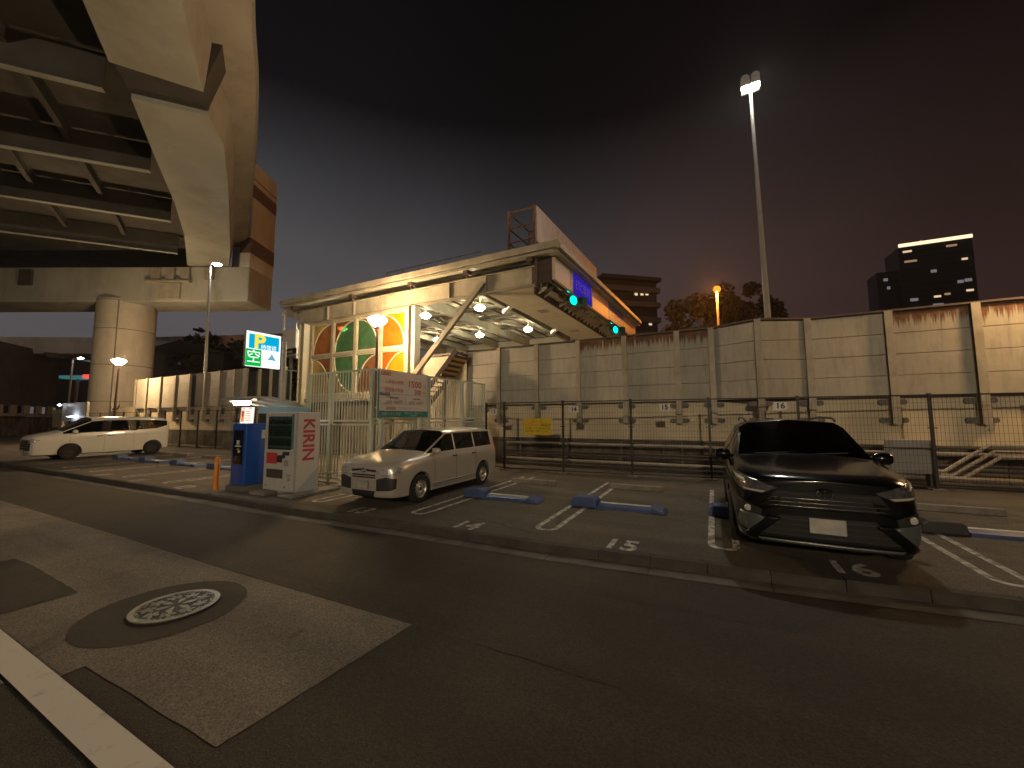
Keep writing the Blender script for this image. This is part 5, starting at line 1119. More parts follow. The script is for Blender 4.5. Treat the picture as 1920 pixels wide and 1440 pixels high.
for x, z, w, m in ((-24, 113, 8, 'e_win2'), (-22, 106, 11, 'e_win'), (21, 103, 5, 'e_win2'), (16, 88, 5, 'e_winc'), (22, 88.5, 6, 'e_winc'), (22.5, 82, 6, 'e_win2'), (-3, 80, 6, 'e_win2'), (5, 81, 5, 'e_win'), (-22, 79, 7, 'e_winc'),
                   (20, 68, 9, 'e_win2'), (0, 65.8, 8, 'e_winc'), (-20, 65.5, 4, 'e_win2'), (-13, 65, 6, 'e_winc'), (0, 58.5, 11, 'e_winc'), (17, 62, 6, 'e_win'), (17, 55.5, 6, 'e_win2'), (24, 55.5, 6, 'e_winc'), (-37, 53, 9, 'e_win'), (-14, 54, 4, 'e_win2'), (-4, 97, 5, 'e_winc'), (-3, 74, 9, 'e_winc'), (12, 113, 9, 'e_win'), (-40, 90, 3, 'e_winc'), (-42, 96, 4, 'e_winc')):
    side = x < -31; yy = -10.16 if not side else -6.1; x = (x + 1.5) * 0.58 - 0.65; w *= 0.55; z = z * 0.955
    mb = MB(); mb.box(x - w / 2, x + w / 2, yy - 0.25, yy - 0.2, z, z + (1.3 if m != 'e_winc' else 1.9)); mb.build('lit_window', m, tw)
ap = bpy.data.objects.new('apartment_block', None); COL.objects.link(ap); tag(ap, 'dim apartment block with lit balconies peeping out behind the toll canopy', 'building'); ap.location = (27, 90, 0); ap.rotation_euler = (0, 0, R(12))
mb = MB(); mb.box(-9, 4, -6, 6, 0, 31.5); mb.build('wall', 'apt', ap)
mb = MB(); mb.box(-9.5, 4.4, -7.4, 6.2, 31.5, 32.3); mb.build('roof', 'apt', ap)
mb = MB()
for k in range(9): mb.box(-9.2, 4.1, -7.3, -6, 2.5 + k * 3.3, 3.6 + k * 3.3)
mb.build('balcony', mat('balcony_pale', (0.22, 0.19, 0.18), 0.7, var=0.1), ap)
for x, z in ((-1.0, 28.4), (0.4, 28.5), (1.6, 28.6), (2.2, 21.9)):
    mb = MB(); mb.box(x - 0.35, x + 0.35, -6.1, -6.02, z, z + 0.5); mb.build('lit_window', 'e_win2', ap)

# ------------------------------------------------------------------ trees
def tree(x, y, h, r, label, seed, n=11000, base=2.6, leaf=0.34, name='broadleaf_tree'):
    rn = random.Random(seed)
    t = bpy.data.objects.new(name, None); COL.objects.link(t); t.location = (x, y, 0); tag(t, label, 'tree', 'dark trees beyond the wall')
    mb = MB(); mb.tube([(0, 0, 0), (0.1, 0, h * 0.3), (-0.1, 0.1, h * 0.6)], [0.32, 0.24, 0.12], 8)
    for k in range(7):
        a = rn.uniform(0, 6.28); z = h * rn.uniform(0.28, 0.5); mb.tube([(0, 0, z), (r * 0.35 * math.cos(a), r * 0.35 * math.sin(a), z + h * 0.14), (r * 0.7 * math.cos(a), r * 0.7 * math.sin(a), z + h * 0.22)], [0.12, 0.08, 0.03], 6)
    mb.build('trunk', 'bark', t)
    mb = MB(); cl = []
    for k in range(44):
        while True:
            p = Vector((rn.uniform(-1, 1), rn.uniform(-1, 1), rn.uniform(-1, 1)))
            if 0.25 < p.length < 1: break
        cl.append((Vector((p.x * r, p.y * r, base + (h - base) * (0.5 + 0.5 * p.z))), r * rn.uniform(0.2, 0.36)))
    for k in range(n):
        c, cr_ = rn.choice(cl); q = Vector((rn.gauss(0, 1), rn.gauss(0, 1), rn.gauss(0, 0.8))).normalized() * cr_ * rn.uniform(0.55, 1.12)
        c = c + q; e1 = Vector((rn.uniform(-1, 1), rn.uniform(-1, 1), rn.uniform(-1, 1))).normalized(); e2 = e1.cross(Vector((rn.uniform(-1, 1), rn.uniform(-1, 1), rn.uniform(-1, 1)))).normalized(); s = leaf * rn.uniform(0.5, 1.2)
        mb.add([c - e1 * s, c + e2 * s * 0.6, c + e1 * s, c - e2 * s * 0.6], [(0, 1, 2, 3)])
    mb.build('crown', 'leaf', t)
tree(25.3, 52, 18.5, 4.4, 'round dark tree left of the orange ball lamp', 1)
tree(30.3, 55.3, 20.4, 4.1, 'dark tree directly behind the orange ball lamp', 2)
tree(33.7, 53.5, 20.9, 3.9, 'tallest dark tree, right of the orange ball lamp behind the white mast', 3)
tree(21.2, 58, 12.3, 5.0, 'low dark tree between the apartment block and the round tree', 4)
tree(36.4, 54.7, 15.6, 2.9, 'low dark tree at the right end of the tree row', 9)
for i, (x, y, h, r, nm) in enumerate(((-41, 56, 13.5, 6, 'dark tree behind the far barrier, next to the column'), (-33, 54, 12.5, 5.5, 'dark tree behind the far barrier, by the white street lamp pole'), (-26, 55, 11, 5.0, 'dark tree behind the slatted barrier, below the parking sign'))):
    tree(x, y, h, r, nm, 20 + i, n=3600, leaf=0.45)
hl = bpy.data.objects.new('distant_house', None); COL.objects.link(hl); tag(hl, 'dark house right of the column with a pair of small lit windows', 'building'); hl.location = (-43.5, 50.5, 0)
mb = MB(); mb.box(-5, 6, 0, 6, 0, 10.3); mb.build('wall', 'tower', hl)
mb = MB(); mb.prism([(-5.6, 10.3), (6.6, 10.3), (0.5, 12)], (0, -0.5, 0), X, Z, (0, 7, 0)); mb.build('roof', 'tower', hl)
mb = MB(); mb.box(0.2, 0.8, -0.06, -0.01, 8.9, 9.15); mb.box(1.2, 1.9, -0.06, -0.01, 9.0, 9.25); mb.build('lit_window', 'e_winc', hl)
# ------------------------------------------------------------------ cars: a cage of cross-sections, smoothed, wheel arches cut out, then split into body and glass
def car_body(root, st, L, wheels, wr, paint, trim, roofname, cladding=False, band=False, glassm=('glass', 'glassd')):
    """st: list of (y, [8 half-section points from bottom edge to roof centre], flag); flag 'g' = greenhouse station"""
    vs = []; fs = []; ms = []; N = 15
    for y, ring, fl in st:
        for x, z in ring: vs.append((x, y, z))
        for x, z in ring[-2::-1]: vs.append((-x, y, z))
    def q(i, k): return i * N + k
    groups = {}; sides = []; ci = [k for k in range(len(st)) if st[k][2] == 'c'][0]
    for i in range(len(st) - 1):
        fa, fb = st[i][2], st[i + 1][2]
        for k in range(N - 1):
            f = (q(i, k), q(i, k + 1), q(i + 1, k + 1), q(i + 1, k)); kk = min(k, 13 - k); left = k > 6
            m = 0
            if fa == 'c' and fb == 'g' and kk in (5, 6): groups.setdefault('ws', []).append(len(fs))
            elif fa == 'g' and fb == 'r' and kk in (5, 6): groups.setdefault('rw', []).append(len(fs))
            elif kk == 4 and (fa, fb) in (('c', 'g'), ('g', 'g')) : groups.setdefault(('side', left, 0 if band else max(i, ci + 1) if i <= ci + 1 else i), []).append(len(fs))
            elif cladding and kk == 0: m = 1
            fs.append(f); ms.append(m)
        fs.append((q(i, 0), q(i + 1, 0), q(i + 1, N - 1), q(i, N - 1))); ms.append(1)
    for i, rev in ((0, False), (len(st) - 1, True)):
        for k in range(7):
            f = [q(i, k), q(i, N - 1 - k), q(i, N - 2 - k), q(i, k + 1)] if k < 6 else [q(i, 6), q(i, 8), q(i, 7)]
            fs.append(tuple(f)); ms.append(0)
    me = bpy.data.meshes.new('cage'); me.from_pydata(vs, [], fs)
    bm = bmesh.new(); bm.from_mesh(me); bm.faces.ensure_lookup_table()
    for f, m in zip(bm.faces, ms): f.material_index = m
    ids = {'ws': 3, 'rw': 4}; keep = {k: [bm.faces[j] for j in v] for k, v in groups.items()}
    bmesh.ops.recalc_face_normals(bm, faces=bm.faces)
    cl = bm.edges.layers.float.get('crease_edge') or bm.edges.layers.float.new('crease_edge')
    vl = bm.verts.layers.float.get('crease_vert') or bm.verts.layers.float.new('crease_vert')
    for k, faces in keep.items():
        own = set(faces)
        for f in faces:
            for ed in f.edges:
                if sum(1 for q_ in ed.link_faces if q_ in own) == 1: ed[cl] = 1.0
            for v in f.verts:
                if sum(1 for q_ in v.link_faces if q_ in own) == 1: v[vl] = 1.0
    for k, faces in keep.items():
        idx = ids[k] if isinstance(k, str) else 5 + len(sides)
        if not isinstance(k, str): sides.append(k)
        bmesh.ops.inset_region(bm, faces=faces, thickness=0.032 if isinstance(k, str) else 0.026, depth=-0.006, use_boundary=True, use_even_offset=True)
        for f in faces: f.material_index = idx
    bm.verts.index_update()
    for ed in bm.edges:
        gl = {f.material_index >= 3 for f in ed.link_faces}
        if len(gl) == 2: ed[cl] = 1.0
    ring_cr = {3: 0.35, 4: 0.55, 5: 0.25, 1: 0.6, 0: 0.8}
    nv = len(st) * N
    inner = {f for fs_ in keep.values() for f in fs_}
    for faces in keep.values():
        own = set(faces); ivs = {v for f in faces for v in f.verts}
        ring = {q_ for f in faces for ed in f.edges for q_ in ed.link_faces if q_ not in own}
        for q_ in ring:
            for ed in q_.edges: ed[cl] = 1.0
        for v in ivs:
            if sum(1 for q_ in v.link_faces if q_ in own) == 1:
                v[vl] = 1.0
                for ed in v.link_edges:
                    o_ = ed.other_vert(v)
                    if o_ not in ivs: o_[vl] = 1.0
    for ed in bm.edges:
        i0, i1 = ed.verts[0].index, ed.verts[1].index
        if i0 < nv and i1 < nv and i0 % N == i1 % N:
            k = min(i0 % N, 14 - i0 % N)
            if k in ring_cr and ed[cl] == 0: ed[cl] = ring_cr[k]
        elif i0 < nv and i1 < nv and i0 // N == i1 // N and st[i0 // N][2] == 'c' and ed[cl] == 0: ed[cl] = 0.45
    bm.to_mesh(me); bm.free()
    slots = [M[paint], M[trim], M['black'], M[glassm[0]], M[glassm[1]]] + [M[glassm[1]]] * len(sides)
    for s in slots: me.materials.append(s)
    o = bpy.data.objects.new('cage', me); COL.objects.link(o)
    sb = o.modifiers.new('s', 'SUBSURF'); sb.levels = 2; sb.render_levels = 2
    cut = []
    for (wx, wy) in wheels:
        mb = MB(); sgn = 1 if wx > 0 else -1
        n = 36; c0, c1 = wx - sgn * 0.22, wx + sgn * 0.4; R_ = wr + 0.055
        ring = [(R_ * math.cos(2 * math.pi * k / n), R_ * math.sin(2 * math.pi * k / n)) for k in range(n)]
        mb.prism([(wy + a, wr + 0.01 + b) for a, b in ring], (c0, 0, 0), Y, Z, (c1 - c0, 0, 0))
        co = mb.build('cutter', [M['black']] * 3, None); co.data.polygons.foreach_set('material_index', [2] * len(co.data.polygons))
        bo_ = o.modifiers.new('b', 'BOOLEAN'); bo_.operation = 'DIFFERENCE'; bo_.object = co; bo_.solver = 'EXACT'; cut.append(co)
    dg = bpy.context.evaluated_depsgraph_get(); dg.update()
    full = bpy.data.meshes.new_from_object(o.evaluated_get(dg))
    bm = bmesh.new(); bm.from_mesh(full); bvh = BVHTree.FromBMesh(bm); bm.free()
    for c in cut: bpy.data.objects.remove(c)
    bpy.data.objects.remove(o)
    def part(name, idxs, mats, remap):
        m2 = full.copy(); m2.name = name; b = bmesh.new(); b.from_mesh(m2)
        bmesh.ops.delete(b, geom=[f for f in b.faces if f.material_index not in idxs], context='FACES')
        for f in b.faces: f.material_index = remap[f.material_index]; f.smooth = True
        b.to_mesh(m2); b.free(); m2.materials.clear()
        for x in mats: m2.materials.append(M[x])
        m2.set_sharp_from_angle(angle=R(38))
        ob = bpy.data.objects.new(name, m2); COL.objects.link(ob); ob.parent = root; return ob
    body = part('body', {0, 1, 2}, [paint, trim, 'black'], {0: 0, 1: 1, 2: 2})
    part('windscreen', {3}, [glassm[0]], {3: 0}); part('rear_window', {4}, [glassm[1]], {4: 0})
    
    for j in range(len(sides)): part('side_window', {5 + j}, [glassm[1]], {5 + j: 0})
    return body, bvh
def decal(root, bvh, name, m, poly, axis, off=0.004, thick=0.0, step=0.035, side=1):
    """a panel with the outline `poly` laid on to the body: axis 'f' = seen from the front (x, z), 's' = seen from the side (y, z)"""
    xs = [p[0] for p in poly]; zs = [p[1] for p in poly]; bm = bmesh.new()
    nx = max(1, int((max(xs) - min(xs)) / step)); nz = max(1, int((max(zs) - min(zs)) / step))
    g = [[bm.verts.new((min(xs) + (max(xs) - min(xs)) * i / nx, 0, min(zs) + (max(zs) - min(zs)) * j / nz)) for j in range(nz + 1)] for i in range(nx + 1)]
    for i in range(nx):
        for j in range(nz): bm.faces.new((g[i][j], g[i + 1][j], g[i + 1][j + 1], g[i][j + 1]))
    A = sum(poly[i][0] * poly[(i + 1) % len(poly)][1] - poly[(i + 1) % len(poly)][0] * poly[i][1] for i in range(len(poly)))
    P = poly if A > 0 else poly[::-1]
    for i in range(len(P)):
        a, b = P[i], P[(i + 1) % len(P)]; nx_, nz_ = (b[1] - a[1]), -(b[0] - a[0])
        if abs(nx_) + abs(nz_) < 1e-9: continue
        bmesh.ops.bisect_plane(bm, geom=bm.verts[:] + bm.edges[:] + bm.faces[:], plane_co=(a[0], 0, a[1]), plane_no=(nx_, 0, nz_), clear_outer=True)
    dead = []
    for v in bm.verts:
        if axis == 'f': org = Vector((v.co.x, -3, v.co.z)); dr = Vector((0, 1, 0))
        else: org = Vector((side * 3, v.co.x, v.co.z)); dr = Vector((-side, 0, 0))
        h = bvh.ray_cast(org, dr)
        if h[0] is None: dead.append(v)
        else: v.co = h[0] - dr * off
    bmesh.ops.delete(bm, geom=dead, context='VERTS')
    bmesh.ops.recalc_face_normals(bm, faces=bm.faces)
    if len(bm.faces) == 0: bm.free(); return None
    # make it face outwards
    f0 = max(bm.faces, key=lambda f: f.calc_area()); want = Vector((0, -1, 0)) if axis == 'f' else Vector((side, 0, 0))
    if f0.normal.dot(want) < 0: bmesh.ops.reverse_faces(bm, faces=bm.faces)
    for f in bm.faces: f.smooth = True
    me = bpy.data.meshes.new(name); bm.to_mesh(me); bm.free(); me.materials.append(M[m] if isinstance(m, str) else m)
    o = bpy.data.objects.new(name, me); COL.objects.link(o); o.parent = root
    sd = o.modifiers.new('t', 'SOLIDIFY'); sd.thickness = max(thick, off + 0.004); sd.offset = -1 + (2 * thick / sd.thickness if thick else 0)
    return o
def mirror(poly): return [(-x, z) for x, z in poly]
def wheel(root, x, y, r, w, rim, style='steel', name='wheel'):
    s = 1 if x > 0 else -1; t = bpy.data.objects.new(name, None); COL.objects.link(t); t.parent = root; t.location = (x, y, r)
    mb = MB(); mb.lathe([(r * 0.62, -w / 2), (r * 0.9, -w / 2), (r * 0.97, -w * 0.42), (r, -w * 0.3), (r, w * 0.3), (r * 0.97, w * 0.42), (r * 0.9, w / 2), (r * 0.62, w / 2), (r * 0.60, w * 0.3), (r * 0.6, -w * 0.3), (r * 0.62, -w / 2)], 44, (0, 0, 0), 'x'); mb.build('tyre', 'tyre', t, smooth=True)
    mb = MB(); R0 = r * 0.63
    if style == 'steel':
        o = s * w * 0.5
        mb.lathe([(R0, o), (R0 * 0.97, o - s * 0.005), (R0 * 0.9, o - s * 0.05), (R0 * 0.72, o - s * 0.035), (R0 * 0.45, o - s * 0.02), (R0 * 0.32, o - s * 0.035), (R0 * 0.2, o - s * 0.015), (0.0, o - s * 0.012)], 40, (0, 0, 0), 'x'); rm = mb.build('rim', rim, t, smooth=True)
        mb = MB()
        for k in range(12):
            a = 2 * math.pi * k / 12; cy, cz = R0 * 0.75 * math.cos(a), R0 * 0.75 * math.sin(a); mb.tube([(o - s * 0.036, cy, cz), (o - s * 0.028, cy, cz)], r * 0.052, 10)
        mb.build('rim_hole', 'black', rm)
        mb = MB(); mb.tube([(o - s * 0.03, 0, 0), (o - s * 0.006, 0, 0)], R0 * 0.17, 14); mb.build('hub_cap', 'dgrey', rm)
    else:
        o = s * w * 0.46
        mb.lathe([(R0 * 1.02, o), (R0 * 0.93, o), (R0 * 0.9, o - s * 0.04)], 40, (0, 0, 0), 'x'); mb.lathe([(R0 * 0.2, o), (0.0, o + s * 0.004)], 20, (0, 0, 0), 'x')
        for k in range(10):
            a = 2 * math.pi * k / 10 + 0.1; c_, s_ = math.cos(a), math.sin(a); mb.bar((o - s * 0.012, R0 * 0.15 * c_, R0 * 0.15 * s_), (o - s * 0.008, R0 * 0.95 * c_, R0 * 0.95 * s_), r * 0.075, 0.02, up=(1, 0, 0))
        rm = mb.build('rim', rim, t, smooth=True)
        mb = MB(); mb.lathe([(R0 * 0.98, o - s * 0.06), (0.0, o - s * 0.06)], 30, (0, 0, 0), 'x'); mb.build('brake_disc', 'dgrey', rm)
    return t
def interior(root, half, y0, rows, zf=0.32, belt=0.98):
    mb = MB(); mb.box(-half * 0.88, half * 0.88, y0 - 0.35, rows[-1] + 0.8, zf - 0.05, zf); mb.build('cabin_floor', 'dgrey', root)
    mb = MB(); mb.prism([(0, 0), (0.45, 0), (0.45, 0.28), (0.25, 0.40), (0, 0.38)], (-half * 0.86, y0 - 0.28, zf + 0.3), Y, Z, (half * 1.72, 0, 0)); mb.build('dashboard', 'dgrey', root, bevel=0.02)
    mb = MB(); mb.lathe([(0.17, -0.012), (0.19, 0.0), (0.17, 0.012), (0.155, 0.0), (0.17, -0.012)], 24, (half * 0.45, y0 + 0.28, zf + 0.62), 'y'); mb.box(half * 0.45 - 0.16, half * 0.45 + 0.16, y0 + 0.27, y0 + 0.29, zf + 0.60, zf + 0.64); mb.build('steering_wheel', 'black', root, smooth=True)
    for i, y in enumerate(rows):
        for x in ((-half * 0.45, half * 0.45) if i == 0 else (-half * 0.45, half * 0.45)):
            mb = MB(); mb.box(x - 0.25, x + 0.25, y - 0.28, y + 0.25, zf + 0.05, zf + 0.28); mb.prism([(0.2, 0.2), (0.34, 0.2), (0.46, 0.84), (0.36, 0.84)], (x - 0.24, y, zf), Y, Z, (0.48, 0, 0)); mb.box(x - 0.12, x + 0.12, y + 0.38, y + 0.47, zf + 0.86, zf + 1.03); mb.build('seat', 'seat', root, bevel=0.02)
def mirrors(root, x, y, z, paint, w=0.2, h=0.14):
    for s in (-1, 1):
        mb = MB(); mb.lathe([(0.0, -w / 2), (h * 0.38, -w / 2 + 0.01), (h / 2, -w * 0.2), (h / 2, w * 0.25), (h * 0.35, w / 2 - 0.01), (0.0, w / 2)], 14, (0, 0, 0), 'x')
        mb.v = [(s * (x + 0.07) + vx, y + vy * 0.9, z + vz) for vx, vy, vz in mb.v]; mb.bar((s * (x - 0.02), y + 0.02, z - 0.05), (s * (x + 0.1), y, z - 0.03), 0.06, 0.04); mb.build('door_mirror', paint, root, smooth=True)

# ---- silver estate car in bay 13
sv = thing('estate_car', 'silver boxy estate car with steel wheels parked nose out in bay 13', 'car', -6.20, 5.68, 0.0)
sv.scale = (0.96, 0.96, 0.96)
st = [(0.0, [(.42, .22), (.60, .25), (.66, .44), (.63, .64), (.58, .76), (.5, .80), (.3, .82), (0, .83)], 'h'),
      (0.09, [(.55, .18), (.75, .21), (.79, .45), (.77, .70), (.72, .84), (.61, .885), (.36, .90), (0, .905)], 'h'),
      (0.33, [(.6, .18), (.82, .21), (.85, .5), (.84, .80), (.78, .925), (.65, .95), (.38, .965), (0, .97)], 'h'),
      (0.75, [(.62, .18), (.835, .21), (.855, .5), (.85, .87), (.79, .985), (.68, 1.005), (.4, 1.02), (0, 1.03)], 'h'),
      (1.06, [(.62, .18), (.835, .21), (.855, .5), (.85, .89), (.80, 1.0), (.73, 1.035), (.43, 1.06), (0, 1.07)], 'c'),
      (1.82, [(.62, .18), (.835, .21), (.855, .5), (.852, .90), (.81, 1.01), (.69, 1.435), (.57, 1.505), (0, 1.54)], 'g'),
      (2.10, [(.62, .18), (.835, .21), (.855, .5), (.852, .90), (.81, 1.015), (.695, 1.455), (.58, 1.52), (0, 1.56)], 'g'),
      (2.98, [(.62, .18), (.835, .21), (.855, .5), (.852, .90), (.81, 1.02), (.70, 1.46), (.585, 1.525), (0, 1.565)], 'g'),
      (3.86, [(.62, .20), (.835, .23), (.855, .5), (.85, .91), (.81, 1.03), (.70, 1.45), (.585, 1.515), (0, 1.555)], 'x'),
      (4.08, [(.6, .25), (.81, .29), (.835, .5), (.83, .91), (.785, 1.02), (.69, 1.41), (.56, 1.48), (0, 1.515)], 'x'),
      (4.18, [(.5, .30), (.72, .34), (.77, .5), (.77, .9), (.72, 1.0), (.62, 1.33), (.48, 1.40), (0, 1.43)], 'x')]
st[8] = (3.86, st[8][1], 'g')
wy0, wy1 = 0.80, 3.35
wz = 0.30
body, bv = car_body(sv, st, 4.18, [(.76, wy0), (-.76, wy0), (.76, wy1), (-.76, wy1)], wz, 'silver', 'dgrey', 'roof')
for x in (.755, -.755):
    for y in (wy0, wy1): wheel(sv, x, y, wz, 0.175, 'steelw')
interior(sv, .8, 1.2, (1.95, 2.85))
for s in (1, -1):
    f = (lambda p: p) if s > 0 else mirror
    decal(sv, bv, 'headlight', 'lens', f([(.36, .675), (.60, .635), (.80, .69), (.80, .80), (.74, .815), (.40, .745)]), 'f', 0.006, 0.012)
    decal(sv, bv, 'bumper_corner', 'dgrey', f([(.36, .34), (.36, .66), (.60, .62), (.785, .66), (.775, .40), (.70, .36)]), 'f', 0.005, 0.006)
    decal(sv, bv, 'grille_slot', 'black', f([(.07, .735), (.07, .765), (.345, .75), (.33, .705)]), 'f', 0.006, 0.004)
decal(sv, bv, 'lower_grille', 'black', [(-.33, .335), (.33, .335), (.28, .215), (-.28, .215)], 'f', 0.007, 0.004)
for z in (.60, .645): decal(sv, bv, 'grille_slot', 'black', [(-.32, z - .013), (.32, z - .013), (.32, z + .013), (-.32, z + .013)], 'f', 0.006, 0.004)
mb = MB(); mb.box(-.165, .165, -0.035, -0.02, .375, .54); mb.build('number_plate', 'gray_plate', sv, bevel=0.004)
mb = MB(); mb.lathe([(0.03, -0.012), (0.045, 0.0), (0.03, 0.012), (0.022, 0.0), (0.03, -0.012)], 18, (0, -0.012, .735), 'y'); mb.v = [(x * 1.4, y, z) for x, y, z in mb.v]; mb.build('emblem', 'chrome', sv, smooth=True)
for y in (1.26, 2.10, 2.98):
    decal(sv, bv, 'door_seam', 'black', [(y - .004, .28), (y + .004, .28), (y + .004 - (.05 if y > 3 else 0), 1.0), (y - .004 - (.05 if y > 3 else 0), 1.0)], 's', 0.0015, 0.0, step=0.05)
decal(sv, bv, 'door_seam', 'black', [(1.26, .276), (3.0, .276), (3.0, .284), (1.26, .284)], 's', 0.0015, 0.0, step=0.05)
for y in (2.03, 2.88): decal(sv, bv, 'door_handle', 'dgrey', [(y - .09, .885), (y + .07, .885), (y + .07, .915), (y - .09, .915)], 's', 0.012, 0.02)
decal(sv, bv, 'sill_moulding', 'grey', [(1.25, .335), (3.0, .335), (3.0, .365), (1.25, .365)], 's', 0.006, 0.01)
mirrors(sv, .80, 1.28, 1.06, 'silver')
decal(sv, bv, 'tail_light', 'redsoft', [(4.02, .75), (4.15, .75), (4.12, 1.2), (4.02, 1.2)], 's', 0.004, 0.006)

# ---- black crossover in bay 16
sb_ = thing('crossover_car', 'black crossover car parked nose out in bay 16, glossy bonnet and dark windscreen', 'car', 1.09, 5.64, 0.0)
st = [(0.0, [(.5, .26), (.66, .30), (.74, .50), (.72, .74), (.66, .90), (.54, .965), (.3, .985), (0, .99)], 'h'),
      (0.11, [(.60, .21), (.79, .25), (.83, .48), (.81, .77), (.76, .955), (.64, 1.02), (.38, 1.04), (0, 1.045)], 'h'),
      (0.40, [(.65, .20), (.86, .25), (.895, .52), (.89, .88), (.84, 1.02), (.71, 1.07), (.42, 1.075), (0, 1.07)], 'h'),
      (0.90, [(.65, .20), (.91, .25), (.935, .55), (.935, .96), (.87, 1.075), (.75, 1.12), (.45, 1.125), (0, 1.12)], 'h'),
      (1.28, [(.65, .20), (.91, .25), (.935, .55), (.935, .99), (.88, 1.10), (.80, 1.14), (.47, 1.175), (0, 1.19)], 'c'),
      (2.12, [(.65, .20), (.91, .25), (.935, .55), (.935, 1.01), (.89, 1.12), (.70, 1.55), (.585, 1.63), (0, 1.68)], 'g'),
      (2.62, [(.65, .20), (.91, .25), (.935, .55), (.935, 1.02), (.89, 1.13), (.705, 1.585), (.59, 1.655), (0, 1.705)], 'g'),
      (3.35, [(.65, .20), (.91, .25), (.935, .55), (.935, 1.04), (.885, 1.16), (.70, 1.575), (.585, 1.645), (0, 1.70)], 'g'),
      (4.05, [(.65, .24), (.91, .28), (.935, .55), (.93, 1.06), (.87, 1.18), (.68, 1.53), (.56, 1.60), (0, 1.655)], 'g'),
      (4.45, [(.6, .32), (.86, .36), (.90, .58), (.89, 1.02), (.82, 1.14), (.61, 1.36), (.48, 1.42), (0, 1.46)], 'r'),
      (4.6, [(.5, .38), (.74, .42), (.8, .6), (.8, .95), (.72, 1.03), (.5, 1.1), (.4, 1.12), (0, 1.13)], 'x')]
ry0, ry1, rr = 0.90, 3.59, 0.355
body, bv = car_body(sb_, st, 4.6, [(.84, ry0), (-.84, ry0), (.84, ry1), (-.84, ry1)], rr, 'blackcar', 'dgrey', 'roof', cladding=True, band=True, glassm=('glassd', 'glassd'))
for x in (.825, -.825):
    for y in (ry0, ry1): wheel(sb_, x, y, rr, 0.225, 'alloy', 'alloy')
interior(sb_, .85, 1.4, (2.2, 3.1), zf=.42)
for s in (1, -1):
    f = (lambda p: p) if s > 0 else mirror
    decal(sb_, bv, 'headlight', 'lensd', f([(.44, .885), (.58, .815), (.80, .825), (.88, .92), (.875, 1.02), (.78, 1.0)]), 'f', 0.004, 0.010)
    decal(sb_, bv, 'light_bar', 'drl', f([(.44, .89), (.46, .855), (.84, .945), (.872, 1.01), (.85, 1.022), (.80, .975)]), 'f', 0.010, 0.016, step=0.02)
    decal(sb_, bv, 'light_bar', 'drl', f([(.56, .84), (.60, .815), (.78, .84), (.78, .858)]), 'f', 0.010, 0.014, step=0.02)
    decal(sb_, bv, 'cheek_panel', 'blackcar', f([(.40, .80), (.56, .74), (.66, .655), (.60, .63), (.47, .66)]), 'f', 0.010, 0.02)
    decal(sb_, bv, 'fog_recess', 'black', f([(.60, .62), (.86, .72), (.85, .52), (.64, .46)]), 'f', 0.004, 0.003)
    decal(sb_, bv, 'bumper_fin', 'fogfin', f([(.58, .535), (.82, .58), (.85, .42), (.70, .325)]), 'f', 0.006, 0.014)
    decal(sb_, bv, 'bumper_edge', 'blackcar', f([(.42, .545), (.55, .56), (.80, .315), (.70, .285)]), 'f', 0.010, 0.022)
    mb = MB(); 
    h = bv.ray_cast(Vector((s * .75, -3, .62)), Vector((0, 1, 0)))
    if h[0] is not None:
        mb.lathe([(0.0, -0.012), (0.035, -0.008), (0.042, 0.01), (0.0, 0.012)], 16, tuple(h[0] + Vector((0, -0.008, 0))), 'y'); mb.build('fog_lamp', 'drl', sb_, smooth=True)
decal(sb_, bv, 'grille', 'black', [(-.56, .735), (-.47, .865), (.47, .865), (.56, .735), (.50, .655), (-.50, .655)], 'f', 0.004, 0.004)
gr_ = mat('grille_bar_gloss', (0.09, 0.09, 0.085), 0.22, metal=0.7, var=0.1); M['grille_bar'] = gr_
for z, w in ((.69, .53), (.735, .555), (.78, .53)): decal(sb_, bv, 'grille_bar', 'grille_bar', [(-w, z - .009), (w, z - .009), (w, z + .009), (-w, z + .009)], 'f', 0.012, 0.018, step=0.025)
decal(sb_, bv, 'lower_grille', 'black', [(-.43, .585), (.43, .585), (.70, .315), (-.70, .315)], 'f', 0.006, 0.004)
for z in (.36, .42, .48, .54): w = .66 - (z - .315) * .95; decal(sb_, bv, 'grille_bar', 'dgrey', [(-w, z - .006), (w, z - .006), (w, z + .006), (-w, z + .006)], 'f', 0.012, 0.016, step=0.03)
decal(sb_, bv, 'skid_strip', 'fogfin', [(-.66, .298), (.66, .298), (.63, .262), (-.63, .262)], 'f', 0.008, 0.016)
mb = MB(); mb.box(-.165, .165, -0.055, -0.035, .415, .58); mb.build('number_plate', 'plate', sb_, bevel=0.004)
mb = MB(); mb.lathe([(0.05, -0.012), (0.058, 0.0), (0.05, 0.012), (0.042, 0.0), (0.05, -0.012)], 24, (0, 0, 0), 'y'); mb.v = [(x * 1.5, y - 0.03, z + .845) for x, y, z in mb.v]
k0 = len(mb.v); mb.lathe([(0.026, -0.012), (0.032, 0.0), (0.026, 0.012), (0.02, 0.0), (0.026, -0.012)], 20, (0, 0, 0), 'y'); mb.v[k0:] = [(x * .8, y - 0.03, z * 1.3 + .845) for x, y, z in mb.v[k0:]]; mb.build('emblem', 'chrome', sb_, smooth=True)
mirrors(sb_, .90, 1.55, 1.14, 'blackcar', 0.22, 0.17)
for s in (-1, 1):
    mb = MB(); mb.tube([(s * .60, 2.1, 1.655), (s * .61, 2.3, 1.70), (s * .62, 3.2, 1.715), (s * .60, 4.0, 1.66)], 0.018, 8); mb.build('roof_rail', 'dgrey', sb_, smooth=True)
